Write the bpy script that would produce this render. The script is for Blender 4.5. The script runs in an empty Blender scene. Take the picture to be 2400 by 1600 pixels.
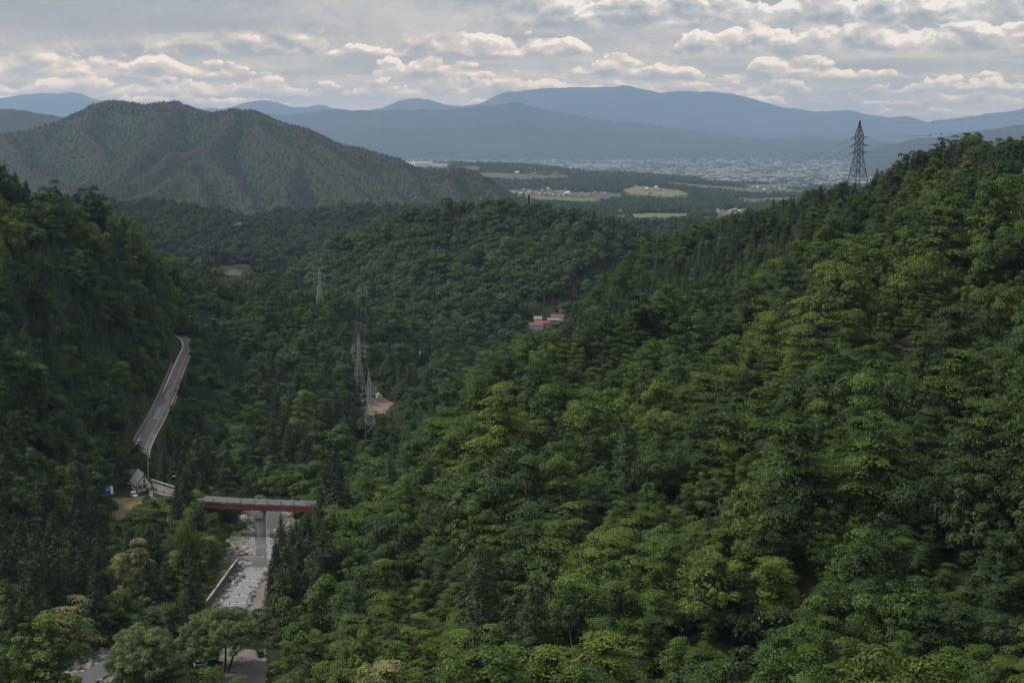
import bpy, math, random, time
import numpy as np
from mathutils import Vector, Matrix
T0 = time.time()
random.seed(7); rng = np.random.default_rng(7)
C = bpy.context.scene.collection
scene = bpy.context.scene
# ------------------------------------------------------------------ camera
F = 3333.0                                  # focal length in px of the 2400 px wide photograph
TH = math.atan((800 - 290) / F)             # pitch: horizon lies at row 290
cam = bpy.data.objects.new('camera', bpy.data.cameras.new('camera'))
C.objects.link(cam)
cam.data.sensor_width = 36.0; cam.data.lens = 36.0 * F / 2400
cam.data.clip_start = 1.0; cam.data.clip_end = 90000
cam.rotation_euler = (math.pi / 2 - TH, 0, 0)
scene.camera = cam
CT, ST = math.cos(TH), math.sin(TH)
K = 2400 / 2352.0
# ------------------------------------------------------------------ render, exposure
scene.view_settings.view_transform = 'Standard'; scene.view_settings.look = 'None'
scene.view_settings.exposure = 0.0; scene.view_settings.gamma = 1.0
cy = scene.cycles
cy.max_bounces = 5; cy.diffuse_bounces = 1; cy.glossy_bounces = 2; cy.transmission_bounces = 2
cy.volume_bounces = 1; cy.transparent_max_bounces = 4
cy.use_denoising = True; cy.use_adaptive_sampling = True; cy.adaptive_threshold = 0.02
cy.caustics_reflective = False; cy.caustics_refractive = False
cy.sample_clamp_indirect = 4.0
# ------------------------------------------------------------------ node helper
class NT:
    def __init__(s, tree): s.t = tree; s.n = tree.nodes; s.l = tree.links
    def a(s, typ, inp=None, **kw):
        nd = s.n.new(typ)
        for k, v in kw.items(): setattr(nd, k, v)
        for k, v in (inp or {}).items():
            if isinstance(v, bpy.types.NodeSocket): s.l.new(v, nd.inputs[k])
            else: nd.inputs[k].default_value = v
        return nd
    def math(s, op, a, b=None, c=None, clamp=False):
        nd = s.n.new('ShaderNodeMath'); nd.operation = op; nd.use_clamp = clamp
        for i, v in enumerate((a, b, c)):
            if v is None: continue
            if isinstance(v, bpy.types.NodeSocket): s.l.new(v, nd.inputs[i])
            else: nd.inputs[i].default_value = v
        return nd.outputs[0]
    def mix(s, f, a, b, blend='MIX'):
        nd = s.n.new('ShaderNodeMix'); nd.data_type = 'RGBA'; nd.blend_type = blend
        for i, v in ((0, f), (6, a), (7, b)):
            if isinstance(v, bpy.types.NodeSocket): s.l.new(v, nd.inputs[i])
            elif i == 0: nd.inputs[0].default_value = v
            else: nd.inputs[i].default_value = (*v[:3], 1)
        return nd.outputs[2]
    def ss(s, v, lo, hi, a=0.0, b=1.0):
        nd = s.n.new('ShaderNodeMapRange'); nd.interpolation_type = 'SMOOTHSTEP'
        s.l.new(v, nd.inputs[0])
        for i, x in zip((1, 2, 3, 4), (lo, hi, a, b)): nd.inputs[i].default_value = x
        return nd.outputs[0]
# ------------------------------------------------------------------ sky: overcast cumulus over a Nishita sky
SUN_EL, SUN_AZ = math.radians(50), math.radians(-76)     # azimuth from +Y towards +X (sun high on the left, ahead)
world = bpy.data.worlds.new('World'); scene.world = world; world.use_nodes = True
w = NT(world.node_tree); w.n.clear()
sky = w.a('ShaderNodeTexSky', sky_type='NISHITA', sun_disc=False)
sky.sun_elevation = SUN_EL; sky.sun_rotation = SUN_AZ; sky.altitude = 900
ROWS = [(0.0405, 0.013, 10.0, 11.0, 0.34), (0.050, 0.016, 8.0, 23.0, 0.26), (0.063, 0.024, 6.5, 17.0, 0.24),
        (0.079, 0.034, 5.5, 37.0, 0.24), (0.100, 0.042, 4.6, 52.0, 0.22), (0.126, 0.045, 4.2, 91.0, 0.24), (0.155, 0.05, 3.8, 71.0, 0.26)]
tc = w.a('ShaderNodeTexCoord')
sep = w.a('ShaderNodeSeparateXYZ', {0: tc.outputs['Generated']})
dx, dy, dz = sep.outputs
az = w.math('ARCTAN2', dx, dy)
hor = w.math('SQRT', w.math('ADD', w.math('MULTIPLY', dx, dx), w.math('MULTIPLY', dy, dy)))
el = w.math('ARCTAN2', dz, hor)
elc = w.math('MAXIMUM', el, 0.0)
def N2(vec, scale, detail, rough=0.5, out='Fac'):
    return w.a('ShaderNodeTexNoise', {'Vector': vec, 'Scale': scale, 'Detail': detail, 'Roughness': rough}, noise_dimensions='2D').outputs[out]
def V2(vec, scale, detail, rough=0.5):
    return w.a('ShaderNodeTexVoronoi', {'Vector': vec, 'Scale': scale, 'Detail': detail, 'Roughness': rough}, voronoi_dimensions='2D', feature='F1').outputs['Distance']
def comb(a, b): return w.a('ShaderNodeCombineXYZ', {0: a, 1: b}).outputs[0]
def vadd(a, b): return w.a('ShaderNodeVectorMath', {0: a, 1: b}, operation='ADD').outputs[0]
M_, A_, S_u = (lambda a, b: w.math('MULTIPLY', a, b)), (lambda a, b: w.math('ADD', a, b)), (lambda a, b: w.math('SUBTRACT', a, b))
# elevation stretched so that rows of cloud crowd towards the horizon
er = w.math('POWER', A_(elc, 0.010), 0.72)                       # 0.036 .. 0.19 across the picture
q = comb(M_(A_(az, 0.9), 27.0), M_(er, 29.0))
wr = w.a('ShaderNodeVectorMath', {0: N2(q, 0.9, 4.0, 0.55, 'Color'), 1: (0.5, 0.5, 0.5)}, operation='SUBTRACT').outputs[0]
wv = w.a('ShaderNodeVectorMath', {0: wr, 'Scale': 0.45}, operation='SCALE').outputs[0]
qw = vadd(q, wv)
v0 = V2(qw, 0.9, 3.0, 0.55); v1 = V2(vadd(qw, (0.06, 0.17, 0.0)), 0.9, 3.0, 0.55)
puff = M_(S_u(v1, v0), 1.0)                                      # light from above and the right
wsep = w.a('ShaderNodeSeparateXYZ', {0: wv}).outputs
azw = A_(az, M_(wsep[0], 0.02)); 
erw = A_(er, A_(M_(wsep[1], 0.014), M_(S_u(v0, 0.40), 0.026)))
lit = A_(M_(S_u(N2(comb(M_(az, 7.0), M_(er, 60.0)), 1.0, 5.0, 0.55), 0.5), 0.9), 0.40)
lit = A_(lit, M_(puff, 0.15))
# rows of cumulus, farthest first: (base, height, columns per radian, seed, darkness of the base)
for b_, h_, f_, s_, br_ in ROWS:
    top_n = N2(comb(A_(M_(azw, f_), s_), s_ * 1.7), 1.0, 4.0, 0.62)
    base = A_(b_, M_(S_u(N2(comb(M_(az, f_ * .7), s_ * 3.1), 1.0, 2.0, 0.5), 0.5), 0.012))
    hh = M_(w.ss(top_n, 0.25, 0.56), h_)
    t_ = S_u(erw, base)
    m_up = M_(w.ss(S_u(hh, t_), 0.0, 0.0012 + h_ * 0.03), w.ss(hh, 0.002, 0.012))
    m_dn = w.ss(S_u(er, base), -0.0025, 0.004)
    msk = M_(m_up, m_dn)
    rel_ = w.math('DIVIDE', t_, A_(hh, 0.006), clamp=True)
    sh = A_(M_(w.ss(rel_, 0.0, 0.8), 0.50), A_(M_(puff, 1.0), br_))
    lit = w.math('MULTIPLY_ADD', msk, S_u(sh, lit), lit)
# a broad grey sheet along the top left
shn = N2(comb(M_(az, 4.0), M_(er, 16.0)), 1.0, 4.0, 0.5)
sheet = M_(w.ss(A_(er, A_(M_(az, -0.10), M_(S_u(shn, 0.5), 0.05))), 0.148, 0.172), w.ss(az, 0.06, -0.06))
lit = w.math('MULTIPLY_ADD', sheet, S_u(A_(0.34, A_(M_(S_u(shn, 0.5), 0.9), M_(puff, 0.15))), lit), lit)
fine = N2(q, 3.0, 4.0, 0.6)
lit = A_(lit, M_(S_u(fine, 0.5), 0.16))
lit = w.math('MULTIPLY_ADD', lit, 1.35, -0.15, clamp=True)
ramp = w.a('ShaderNodeValToRGB', {0: lit})
cr = ramp.color_ramp
CL = [(0.0, (0.28, 0.295, 0.335)), (0.30, (0.355, 0.375, 0.395)), (0.52, (0.475, 0.47, 0.46)), (0.75, (0.60, 0.57, 0.55)), (1.0, (0.88, 0.83, 0.78))]
cr.elements[0].position = 0.0; cr.elements[0].color = (*CL[0][1], 1)
cr.elements[1].position = 1.0; cr.elements[1].color = (*CL[-1][1], 1)
for p_, c_ in CL[1:-1]:
    e_ = cr.elements.new(p_); e_.color = (*c_, 1)
# pink-cream to the left, cooler to the right
tint = w.mix(w.ss(az, -0.4, 0.35), (1.02, 0.995, 0.965), (0.97, 1.005, 1.02))
ccol = w.mix(1.0, ramp.outputs[0], tint, 'MULTIPLY')
# thick cloud overhead is brighter than cloud near the horizon
HOR_GAIN, ZEN_GAIN = 1.16, 2.0
gain = w.math('ADD', HOR_GAIN, w.ss(elc, 0.09, 0.8, 0.0, ZEN_GAIN - HOR_GAIN))
hgain = gain
ccol = w.mix(w.ss(elc, 0.018, 0.052), w.mix(1.0, ccol, (1.75, 1.32, 0.80), 'MULTIPLY'), w.mix(w.ss(elc, 0.04, 0.10), w.mix(1.0, ccol, (1.32, 1.12, 0.90), 'MULTIPLY'), ccol))
bg_c = w.a('ShaderNodeBackground', {'Color': ccol, 'Strength': hgain})
bg_s = w.a('ShaderNodeBackground', {'Color': sky.outputs[0], 'Strength': 0.10})
cover = w.ss(lit, 0.0, 0.25, 0.92, 1.0)
mixs = w.a('ShaderNodeMixShader', {0: cover, 1: bg_s.outputs[0], 2: bg_c.outputs[0]})
w.a('ShaderNodeOutputWorld', {0: mixs.outputs[0]})
world.cycles.sampling_method = 'NONE'
# ------------------------------------------------------------------ sun, veiled by cloud
sl = bpy.data.lights.new('sun', 'SUN'); sl.energy = 3.3; sl.angle = math.radians(9); sl.color = (1.0, 0.95, 0.86)
sun = bpy.data.objects.new('sun', sl); C.objects.link(sun)
sd = Vector((math.sin(SUN_AZ) * math.cos(SUN_EL), math.cos(SUN_AZ) * math.cos(SUN_EL), math.sin(SUN_EL)))
sun.rotation_euler = sd.to_track_quat('Z', 'Y').to_euler(); sun.location = sd * 500
# ------------------------------------------------------------------ pixel <-> world
def kz(vd):                                  # tangent of elevation for a display row (vd in 2352-wide rows)
    return math.tan(math.atan((800 - vd * K) / F) - TH)
def P(ud, vd, D=None, z=None, dz=0.0):       # world point on the ray of a pixel at distance D (along y) or at height z
    a = (ud * K - 1200) / F; b = (800 - vd * K) / F
    y = CT + b * ST; zz = b * CT - ST
    t = (D / y) if D is not None else z / zz
    return Vector((a * t, y * t, zz * t + dz))
def proj(x, y, z):                           # world -> display pixels
    f = y * CT - z * ST; b = (y * ST + z * CT) / f; a = x / f
    return (a * F + 1200) / K, (800 - b * F) / K
# ------------------------------------------------------------------ object helpers
def tag(o, label=None, cat=None, group=None, kind=None):
    if label: o['label'] = label
    if cat: o['category'] = cat
    if group: o['group'] = group
    if kind: o['kind'] = kind
    return o
def empty(name, loc, rz=0.0, label=None, cat=None, group=None):
    o = bpy.data.objects.new(name, None); C.objects.link(o)
    o.location = loc; o.rotation_euler = (0, 0, rz); o.empty_display_size = 0.5
    return tag(o, label, cat, group)
def mesh_np(name, verts, faces, mats=(), smooth=False, mi=None):
    """verts (n,3), faces (m,k) arrays with constant k, or a list of such arrays"""
    me = bpy.data.meshes.new(name)
    if not isinstance(faces, (list, tuple)): faces = [faces]
    faces = [np.asarray(f, dtype=np.int32) for f in faces if len(f)]
    me.vertices.add(len(verts)); me.vertices.foreach_set('co', np.asarray(verts, dtype=np.float32).ravel())
    lv = np.concatenate([f.ravel() for f in faces])
    tot = np.concatenate([np.full(len(f), f.shape[1], dtype=np.int32) for f in faces])
    st = np.concatenate([[0], np.cumsum(tot)[:-1]]).astype(np.int32)
    me.loops.add(len(lv)); me.loops.foreach_set('vertex_index', lv)
    me.polygons.add(len(tot)); me.polygons.foreach_set('loop_start', st)
    try: me.polygons.foreach_set('loop_total', tot)
    except Exception: pass
    if mi is not None: me.polygons.foreach_set('material_index', np.asarray(mi, dtype=np.int32))
    if smooth: me.polygons.foreach_set('use_smooth', np.ones(len(tot), dtype=bool))
    for m in mats: me.materials.append(m)
    me.update(calc_edges=True); me.validate()
    return me
def obj(name, me, parent=None, loc=None):
    o = bpy.data.objects.new(name, me); C.objects.link(o)
    if parent: o.parent = parent
    if loc is not None: o.location = loc
    return o
class MB:                                    # collects boxes, beams and tubes into one mesh
    def __init__(s): s.v = []; s.f = []
    def box(s, c, d, rz=0.0, top=1.0):
        c = Vector(c); hx, hy, hz = d[0] / 2, d[1] / 2, d[2] / 2; n = len(s.v); cs, sn = math.cos(rz), math.sin(rz)
        for z in (-1, 1):
            q = top if z > 0 else 1.0
            for x, y in ((-1, -1), (1, -1), (1, 1), (-1, 1)):
                X, Y = x * hx * q, y * hy * q
                s.v.append((c.x + X * cs - Y * sn, c.y + X * sn + Y * cs, c.z + z * hz))
        s.f += [tuple(n + i for i in f) for f in ((3, 2, 1, 0), (4, 5, 6, 7), (0, 1, 5, 4), (1, 2, 6, 5), (2, 3, 7, 6), (3, 0, 4, 7))]
    def tube(s, p, q, r, r2=None, n=6):
        p, q = Vector(p), Vector(q); r2 = r if r2 is None else r2
        d = (q - p)
        if d.length < 1e-6: return
        d.normalize(); u = d.orthogonal().normalized(); w_ = d.cross(u); b = len(s.v)
        for c, rr in ((p, r), (q, r2)):
            for i in range(n):
                a = 2 * math.pi * i / n
                s.v.append(tuple(c + u * (rr * math.cos(a)) + w_ * (rr * math.sin(a))))
        for i in range(n): s.f.append((b + i, b + (i + 1) % n, b + n + (i + 1) % n, b + n + i))
        s.f.append(tuple(b + i for i in reversed(range(n)))); s.f.append(tuple(b + n + i for i in range(n)))
    def poly(s, pts): n = len(s.v); s.v += [tuple(p) for p in pts]; s.f.append(tuple(range(n, n + len(pts))))
    def prism(s, pts, off):                  # closed outline extruded by a vector
        n = len(s.v); m = len(pts); off = Vector(off)
        s.v += [tuple(Vector(p)) for p in pts] + [tuple(Vector(p) + off) for p in pts]
        s.f.append(tuple(n + i for i in reversed(range(m)))); s.f.append(tuple(n + m + i for i in range(m)))
        for i in range(m): s.f.append((n + i, n + (i + 1) % m, n + m + (i + 1) % m, n + m + i))
    def strip(s, a, b):
        for i in range(len(a) - 1): s.poly([a[i], b[i], b[i + 1], a[i + 1]])
    def mesh(s, name, mats, smooth=False):
        me = bpy.data.meshes.new(name); me.from_pydata(s.v, [], s.f)
        for m in (mats if isinstance(mats, (list, tuple)) else [mats]): me.materials.append(m)
        if smooth:
            for p_ in me.polygons: p_.use_smooth = True
        me.update(); return me
    def build(s, name, mat, parent=None, smooth=False):
        return obj(name, s.mesh(name, mat, smooth), parent)
# ------------------------------------------------------------------ materials
def pmat(name, col, rough=0.8, metal=0.0, spec=0.3):
    m = bpy.data.materials.new(name); m.use_nodes = True; b = m.node_tree.nodes['Principled BSDF']
    b.inputs['Base Color'].default_value = (*col, 1); b.inputs['Roughness'].default_value = rough
    b.inputs['Metallic'].default_value = metal; b.inputs['Specular IOR Level'].default_value = spec
    return m
def nmat(name, c1, c2, scale=1.0, rough=0.85, spec=0.2, bump=0.0, detail=6.0, c3=None, s3=0.1, coord='Object', metal=0.0, stretch=None):
    m = pmat(name, c1, rough, metal, spec); t = NT(m.node_tree); b = t.n['Principled BSDF']
    co = t.a('ShaderNodeTexCoord').outputs[coord]
    if stretch: co = t.a('ShaderNodeVectorMath', {0: co, 1: stretch}, operation='MULTIPLY').outputs[0]
    n = t.a('ShaderNodeTexNoise', {'Vector': co, 'Scale': scale, 'Detail': detail, 'Roughness': 0.6}).outputs['Fac']
    c = t.mix(t.ss(n, 0.32, 0.68), c1, c2)
    if c3:
        n3 = t.a('ShaderNodeTexNoise', {'Vector': co, 'Scale': s3, 'Detail': 4.0}).outputs['Fac']
        c = t.mix(t.ss(n3, 0.45, 0.62), c, c3)
    t.l.new(c, b.inputs['Base Color'])
    if bump:
        bp = t.a('ShaderNodeBump', {'Height': n, 'Strength': 0.6, 'Distance': bump})
        t.l.new(bp.outputs[0], b.inputs['Normal'])
    return m
HAZE_D = 3.4e-5
# ================================================================== NEAR TERRAIN (100 m .. 2700 m): control points read off the photograph
# (column, row, distance, height of the canopy over the ground)
CP = [
 # right-hand slope
 (2352,1568,200,10),(2352,1300,235,10),(2352,1000,290,10),(2352,750,360,10),(2352,550,440,10),(2352,400,540,10),(2352,318,640,9),
 (2150,362,720,9),(2150,500,520,10),(2150,700,420,10),(2150,1000,310,10),(2150,1400,228,10),
 (1975,1568,210,10),(1975,1200,270,10),(1975,900,350,10),(1975,700,450,10),(1975,550,600,10),(1975,448,850,9),
 (1800,462,900,9),(1800,600,640,10),(1800,800,440,10),(1800,1050,330,10),(1800,1400,240,10),
 (1660,522,950,9),(1660,620,760,10),(1660,800,500,10),(1660,1000,370,10),(1660,1300,270,10),
 (1500,1568,235,10),(1500,1300,290,10),(1500,1100,350,10),(1500,900,430,10),(1500,750,540,10),(1500,660,720,10),(1500,600,980,9),
 (1400,650,960,9),(1400,760,600,10),(1400,900,470,10),(1330,702,940,9),(1295,750,940,9),
 (1300,790,620,10),(1300,950,460,10),(1300,1300,300,10),
 (1200,1568,250,10),(1200,1300,310,10),(1200,1100,380,10),(1200,950,450,10),(1200,803,570,10),
 (1110,860,550,10),(1000,1568,265,10),(1000,1300,330,10),(1000,1100,410,10),(1000,1010,470,10),(1010,945,520,10),
 (900,1020,500,10),(800,1568,285,10),(800,1400,330,10),(800,1200,400,12),(800,1120,440,12),(800,1068,475,12),
 (700,1568,300,11),(700,1400,345,14),(700,1270,390,16),(720,1180,440,17),
 (640,1500,325,14),
 # behind that spur
 (1200,803,690,-62),(1100,860,680,-62),(1000,940,640,-52),(900,1010,600,-42),(800,1060,560,-30),(1300,750,780,-20),
 (1400,650,1150,-75),(1330,700,1060,-42),(1500,600,1250,-90),(1660,520,1250,-120),(1800,460,1250,-140),(1975,440,1200,-150),(2352,310,1000,-130),(2150,360,1100,-140),
 (1800,460,2600,-190),(2352,310,2600,-190),(2352,310,1600,-170),
 # left-hand slope
 (0,1568,320,10),(0,1400,360,16),(0,1250,400,18),(0,1130,430,14),(0,900,480,10),(0,700,530,11),(0,550,580,11),(0,415,650,11),
 (200,1490,350,12),(200,1300,395,18),(200,1170,440,16),(200,1080,490,14),(200,900,560,10),(200,700,630,11),(200,560,700,11),(195,460,770,11),
 (330,900,640,9),(330,1000,575,11),(330,700,760,10),(330,552,870,10),(300,520,850,11),
 (400,700,900,10),(380,595,1020,9),(440,605,1180,9),(430,740,960,8),
 (0,415,850,-60),(200,460,980,-70),(330,550,1150,-55),(0,415,1500,-130),(200,460,1600,-70),
 # spur between the road and the river
 (500,705,1020,9),(500,850,810,9),(500,1000,650,10),(450,1080,575,13),(600,710,1050,9),(520,645,1380,-45),(600,662,1340,-50),(680,698,1250,-42),(740,735,1180,-32),(800,785,1080,-25),(600,800,900,9),(600,1000,650,10),(600,900,750,9),
 (700,1000,670,11),(700,850,870,9),(700,770,960,9),(790,900,800,9),(750,1090,560,11),(640,1080,565,10),
 # valley floor and lower left
 (450,1350,400,8),(350,1350,410,12),(400,1250,430,12),(300,1450,370,8),(450,1480,365,9),(550,1500,350,8),
 (900,850,1000,9),(1000,855,1020,10),(900,960,820,9),(950,900,900,9),(1050,850,1080,9),(960,780,1180,10),(1100,805,1080,10),(1200,780,1100,10),
 
]
EXACT = [(1250,748,1150,0),(1290,742,1150,0),(865,925,850,0),(890,880,900,0),(1975,448,850,7)]   # ground seen itself
def cp_world(rows):
    out = []
    for u, v, D, h in rows:
        p = P(u, v, D); z = p.z - h if h >= 0 else p.z + h
        out.append((p.x / p.y, math.log(p.y), z))
    return out
# below and beside the frame
EXTRA = [(s, math.log(D), z) for s, D, z in (
    (0.75,150,-50),(0.75,300,-20),(0.75,600,30),(0.75,1200,-60),(0.75,2600,-120),(-0.75,200,-110),(-0.75,450,-40),(-0.75,800,10),(-0.75,1500,-60),(-0.75,2600,-120),(-0.45,330,-125),(-0.45,500,-85),(-0.45,700,-20),(-0.3,200,-118),(0,120,-100),(0.2,120,-92),(0.45,150,-80),(0.45,250,-55),(0.45,400,-35),(0.45,600,5),(-0.2,140,-112),
    (-0.3,90,-105),(0,90,-98),(0.4,90,-80),(0.45,900,-50),(-0.18,250,-128),(-0.10,230,-118))]
HILLS = [
 [(380,598,1150,9),(440,606,1190,9),(500,624,1200,9),(571,642,1190,9),(638,664,1150,9),(683,686,1100,9),(728,701,1050,9),(781,728,980,9),(815,764,900,9),(832,815,840,9)],[(478,604,1330,9),(530,590,1400,10),(580,600,1410,9),(598,630,1400,9)],
 [(1560,600,1440,8),(1530,588,1470,9),(1450,540,1480,10),(1400,505,1490,10),(1330,487,1500,11),(1250,478,1500,11),(1200,477,1500,11),(1100,472,1520,11),(1040,474,1540,11),(985,484,1560,11),(920,530,1540,10),(860,578,1500,10),(800,622,1450,9),(735,662,1400,9)],
 [(1100,472,1520,11),(1120,560,1400,10),(1150,640,1300,10),(1185,700,1215,10)],[(1250,478,1500,11),(1290,560,1390,10),(1330,620,1300,10),(1385,640,1230,10)],
 [(1000,478,1560,11),(985,560,1440,10),(950,640,1350,10),(920,700,1270,10),(900,745,1200,10)],[(1330,487,1500,11),(1400,560,1390,10),(1440,610,1290,10)],[(1150,640,1300,10),(1080,690,1260,10),(1040,740,1200,10)],
 [(1000,480,2120,10),(950,484,2150,10),(880,484,2150,10),(810,474,2200,11),(760,482,2200,11),(700,489,2250,11),(640,489,2250,11),(600,494,2250,11),(560,510,2200,10)],
 [(810,474,2200,11),(770,540,2000,10),(735,600,1850,10),(700,640,1700,9)],[(640,489,2250,11),(630,540,2050,10),(660,600,1850,10)],[(950,484,2150,10),(905,520,1950,10),(850,560,1800,10)],[(700,489,2250,11),(690,540,2050,10),(700,580,1900,10)],
 [(120,462,1850,11),(200,464,1900,11),(260,468,1950,11),(330,470,2000,11),(400,478,2000,11),(470,486,1980,11),(520,502,1900,10),(552,522,1850,8)],
 [(330,470,2000,11),(370,520,1820,10),(440,575,1600,10),(500,610,1450,9)],[(470,486,1980,11),(520,545,1800,10),(600,590,1700,9),(650,620,1600,9)],[(240,466,1930,11),(290,520,1750,10),(350,560,1550,9)],[(400,478,2000,11),(450,530,1850,10),(520,580,1700,9)],
 [(1440,518,2350,10),(1500,510,2400,10),(1560,515,2380,10),(1640,512,2400,10),(1720,520,2400,10)],[(1560,515,2380,10),(1530,550,2150,9),(1500,580,1900,8)],[(1640,512,2400,10),(1610,560,2150,9),(1600,590,1900,8)],
]
for D_ in (1350, 1650, 2000, 2400, 2800):
    for s_ in (-0.36, -0.27, -0.18, -0.10, -0.03, 0.04, 0.11, 0.18):
        if D_ == 1350 and s_ < -0.2: continue
        xr_ = float(np.interp(D_, [1050, 1150, 1250, 1450, 1900, 2300], [-60, 10, 95, 200, 340, 440])); EXTRA.append((s_, math.log(D_), float(np.interp(D_, [1200, 1500, 2300, 2800], [-187, -202, -232, -250])) + 12 + 0.045 * abs(s_ * D_ - xr_)))
# river bed line: distance and water height
RZ = [(300,-134.5),(345,-136.8),(395,-139),(440,-140.8),(490,-144),(520,-146),(650,-151),(750,-157),(900,-171),(1050,-181),(1200,-187),(1500,-202),(2300,-232)]
def river_z(D): return float(np.interp(D, [r[0] for r in RZ], [r[1] for r in RZ]))
def on_river(u, D): z = river_z(D); p = P(u, 1000, D); return Vector((p.x, D, z))
def riv(u, v):                               # river point seen at a pixel: iterate distance until heights agree
    D = 420.0
    for _ in range(40): D = river_z(D) / kz(v)
    p = P(u, v, D); return Vector((p.x, p.y, river_z(D)))
RIV = [riv(70,1640), riv(190,1562), riv(320,1490), riv(430,1440), riv(531,1397), riv(549,1370), riv(584,1313), riv(600,1274), riv(598,1248), riv(612,1215), riv(624,1190)]
RIV += [Vector((x, y, river_z(y))) for x, y in ((-90,560),(-83,650),(-82,750),(-76,850),(-75,930),(-60,1050),(10,1150),(95,1250),(200,1450),(340,1900),(440,2300))]
for (x, y) in ((0,0),): pass
EXTRA += [(p.x / p.y, math.log(p.y), p.z - 0.6) for p in RIV[1:]]
pts = np.array(cp_world(CP) + cp_world(EXACT) + EXTRA)
A = np.column_stack([pts[:, 0] * 5.5, pts[:, 1] * 1.6]); Zc = pts[:, 2]
def phi(d2): return np.sqrt(d2 + 0.012)
Dm = phi(((A[:, None] - A[None]) ** 2).sum(-1))
n_ = len(A); lhs = np.zeros((n_ + 3, n_ + 3)); lhs[:n_, :n_] = Dm - np.eye(n_) * 0.012
lhs[:n_, n_] = 1; lhs[:n_, n_ + 1:] = A; lhs[n_, :n_] = 1; lhs[n_ + 1:, :n_] = A.T
sol = np.linalg.solve(lhs, np.concatenate([Zc, [0, 0, 0]]))
def rbf(s, L):
    q = np.column_stack([np.ravel(s) * 5.5, np.ravel(L) * 1.6]); out = np.empty(len(q))
    for i in range(0, len(q), 20000):
        d = phi(((q[i:i + 20000, None] - A[None]) ** 2).sum(-1)); out[i:i + 20000] = d @ sol[:n_] + sol[n_] + q[i:i + 20000] @ sol[n_ + 1:]
    return out.reshape(np.shape(s))
# value noise
def vnoise(x, y, seed=0):
    r = np.random.default_rng(seed).random((256, 256)); xi = np.floor(x).astype(int); yi = np.floor(y).astype(int)
    fx = x - xi; fy = y - yi; fx = fx * fx * (3 - 2 * fx); fy = fy * fy * (3 - 2 * fy)
    g = lambda a, b: r[a % 256, b % 256]
    return (g(xi, yi) * (1 - fx) + g(xi + 1, yi) * fx) * (1 - fy) + (g(xi, yi + 1) * (1 - fx) + g(xi + 1, yi + 1) * fx) * fy - 0.5
def fbm(x, y, seed=0, o=4):
    t = 0; a = 1.0
    for i in range(o): t = t + a * vnoise(x * 2 ** i, y * 2 ** i, seed + i); a *= 0.5
    return t
def ridged(x, y, seed=0, o=4):
    t = 0; a = 1.0
    for i in range(o): t = t + a * (0.5 - np.abs(vnoise(x * 2 ** i, y * 2 ** i, seed + i)) * 2); a *= 0.5
    return t
def seg_dist(x, y, line):                    # distance to a polyline and interpolated height
    best = np.full(np.shape(x), 1e9); zz = np.zeros(np.shape(x))
    for a, b in zip(line[:-1], line[1:]):
        ex, ey = b.x - a.x, b.y - a.y; t = np.clip(((x - a.x) * ex + (y - a.y) * ey) / (ex * ex + ey * ey), 0, 1)
        d = np.hypot(x - a.x - t * ex, y - a.y - t * ey); m = d < best
        best = np.where(m, d, best); zz = np.where(m, a.z + t * (b.z - a.z), zz)
    return best, zz
def sst(e0, e1, x): t = np.clip((x - e0) / (e1 - e0), 0, 1); return t * t * (3 - 2 * t)
# roads
def on_grade(u, v):
    D = 600.0
    for _ in range(60): D = 0.5 * D + 0.5 * (-132 - (D - 520) * 5.5 / 385) / kz(v)
    return P(u, v, D)
ROAD = [on_grade(u, v) for u, v in ((322,1075),(322,1040),(336,1005),(361,960),(384,910),(404,860),(421,820),(431,797),(429,783),(418,773),(400,767))]
DECK_Z = -132.0
BR = [P(u, v, z=DECK_Z) for u, v in ((362,1122),(400,1134),(450,1142),(500,1147),(560,1150.5),(620,1153),(680,1155),(722,1156),(775,1157))]
LINK = [Vector((BR[0].x - 14, BR[0].y + 14, -132)), BR[0], BR[1]]
ROAD = [Vector((BR[0].x - 14, BR[0].y + 14, -132.0))] + ROAD
for i, p in enumerate(ROAD): p.z += 0.0
def catmull(pts, step):
    out = []
    Q = [pts[0] * 2 - pts[1]] + list(pts) + [pts[-1] * 2 - pts[-2]]
    for i in range(1, len(Q) - 2):
        n = max(2, int((Q[i + 1] - Q[i]).length / step))
        for k in range(n):
            t = k / n
            out.append(0.5 * ((2 * Q[i]) + (Q[i + 1] - Q[i - 1]) * t + (2 * Q[i - 1] - 5 * Q[i] + 4 * Q[i + 1] - Q[i + 2]) * t * t + (3 * Q[i] - Q[i - 1] - 3 * Q[i + 1] + Q[i + 2]) * t ** 3))
    out.append(pts[-1].copy()); return out
ROADC = catmull(ROAD, 4.0); RIVC = catmull(RIV, 6.0); BRC = catmull(BR, 2.0)
YARD = P(300, 1142, z=-133.0)                # grass in front of the house
LOT = P(545, 1530, z=-134.5)                 # gravel car park by the river
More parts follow.
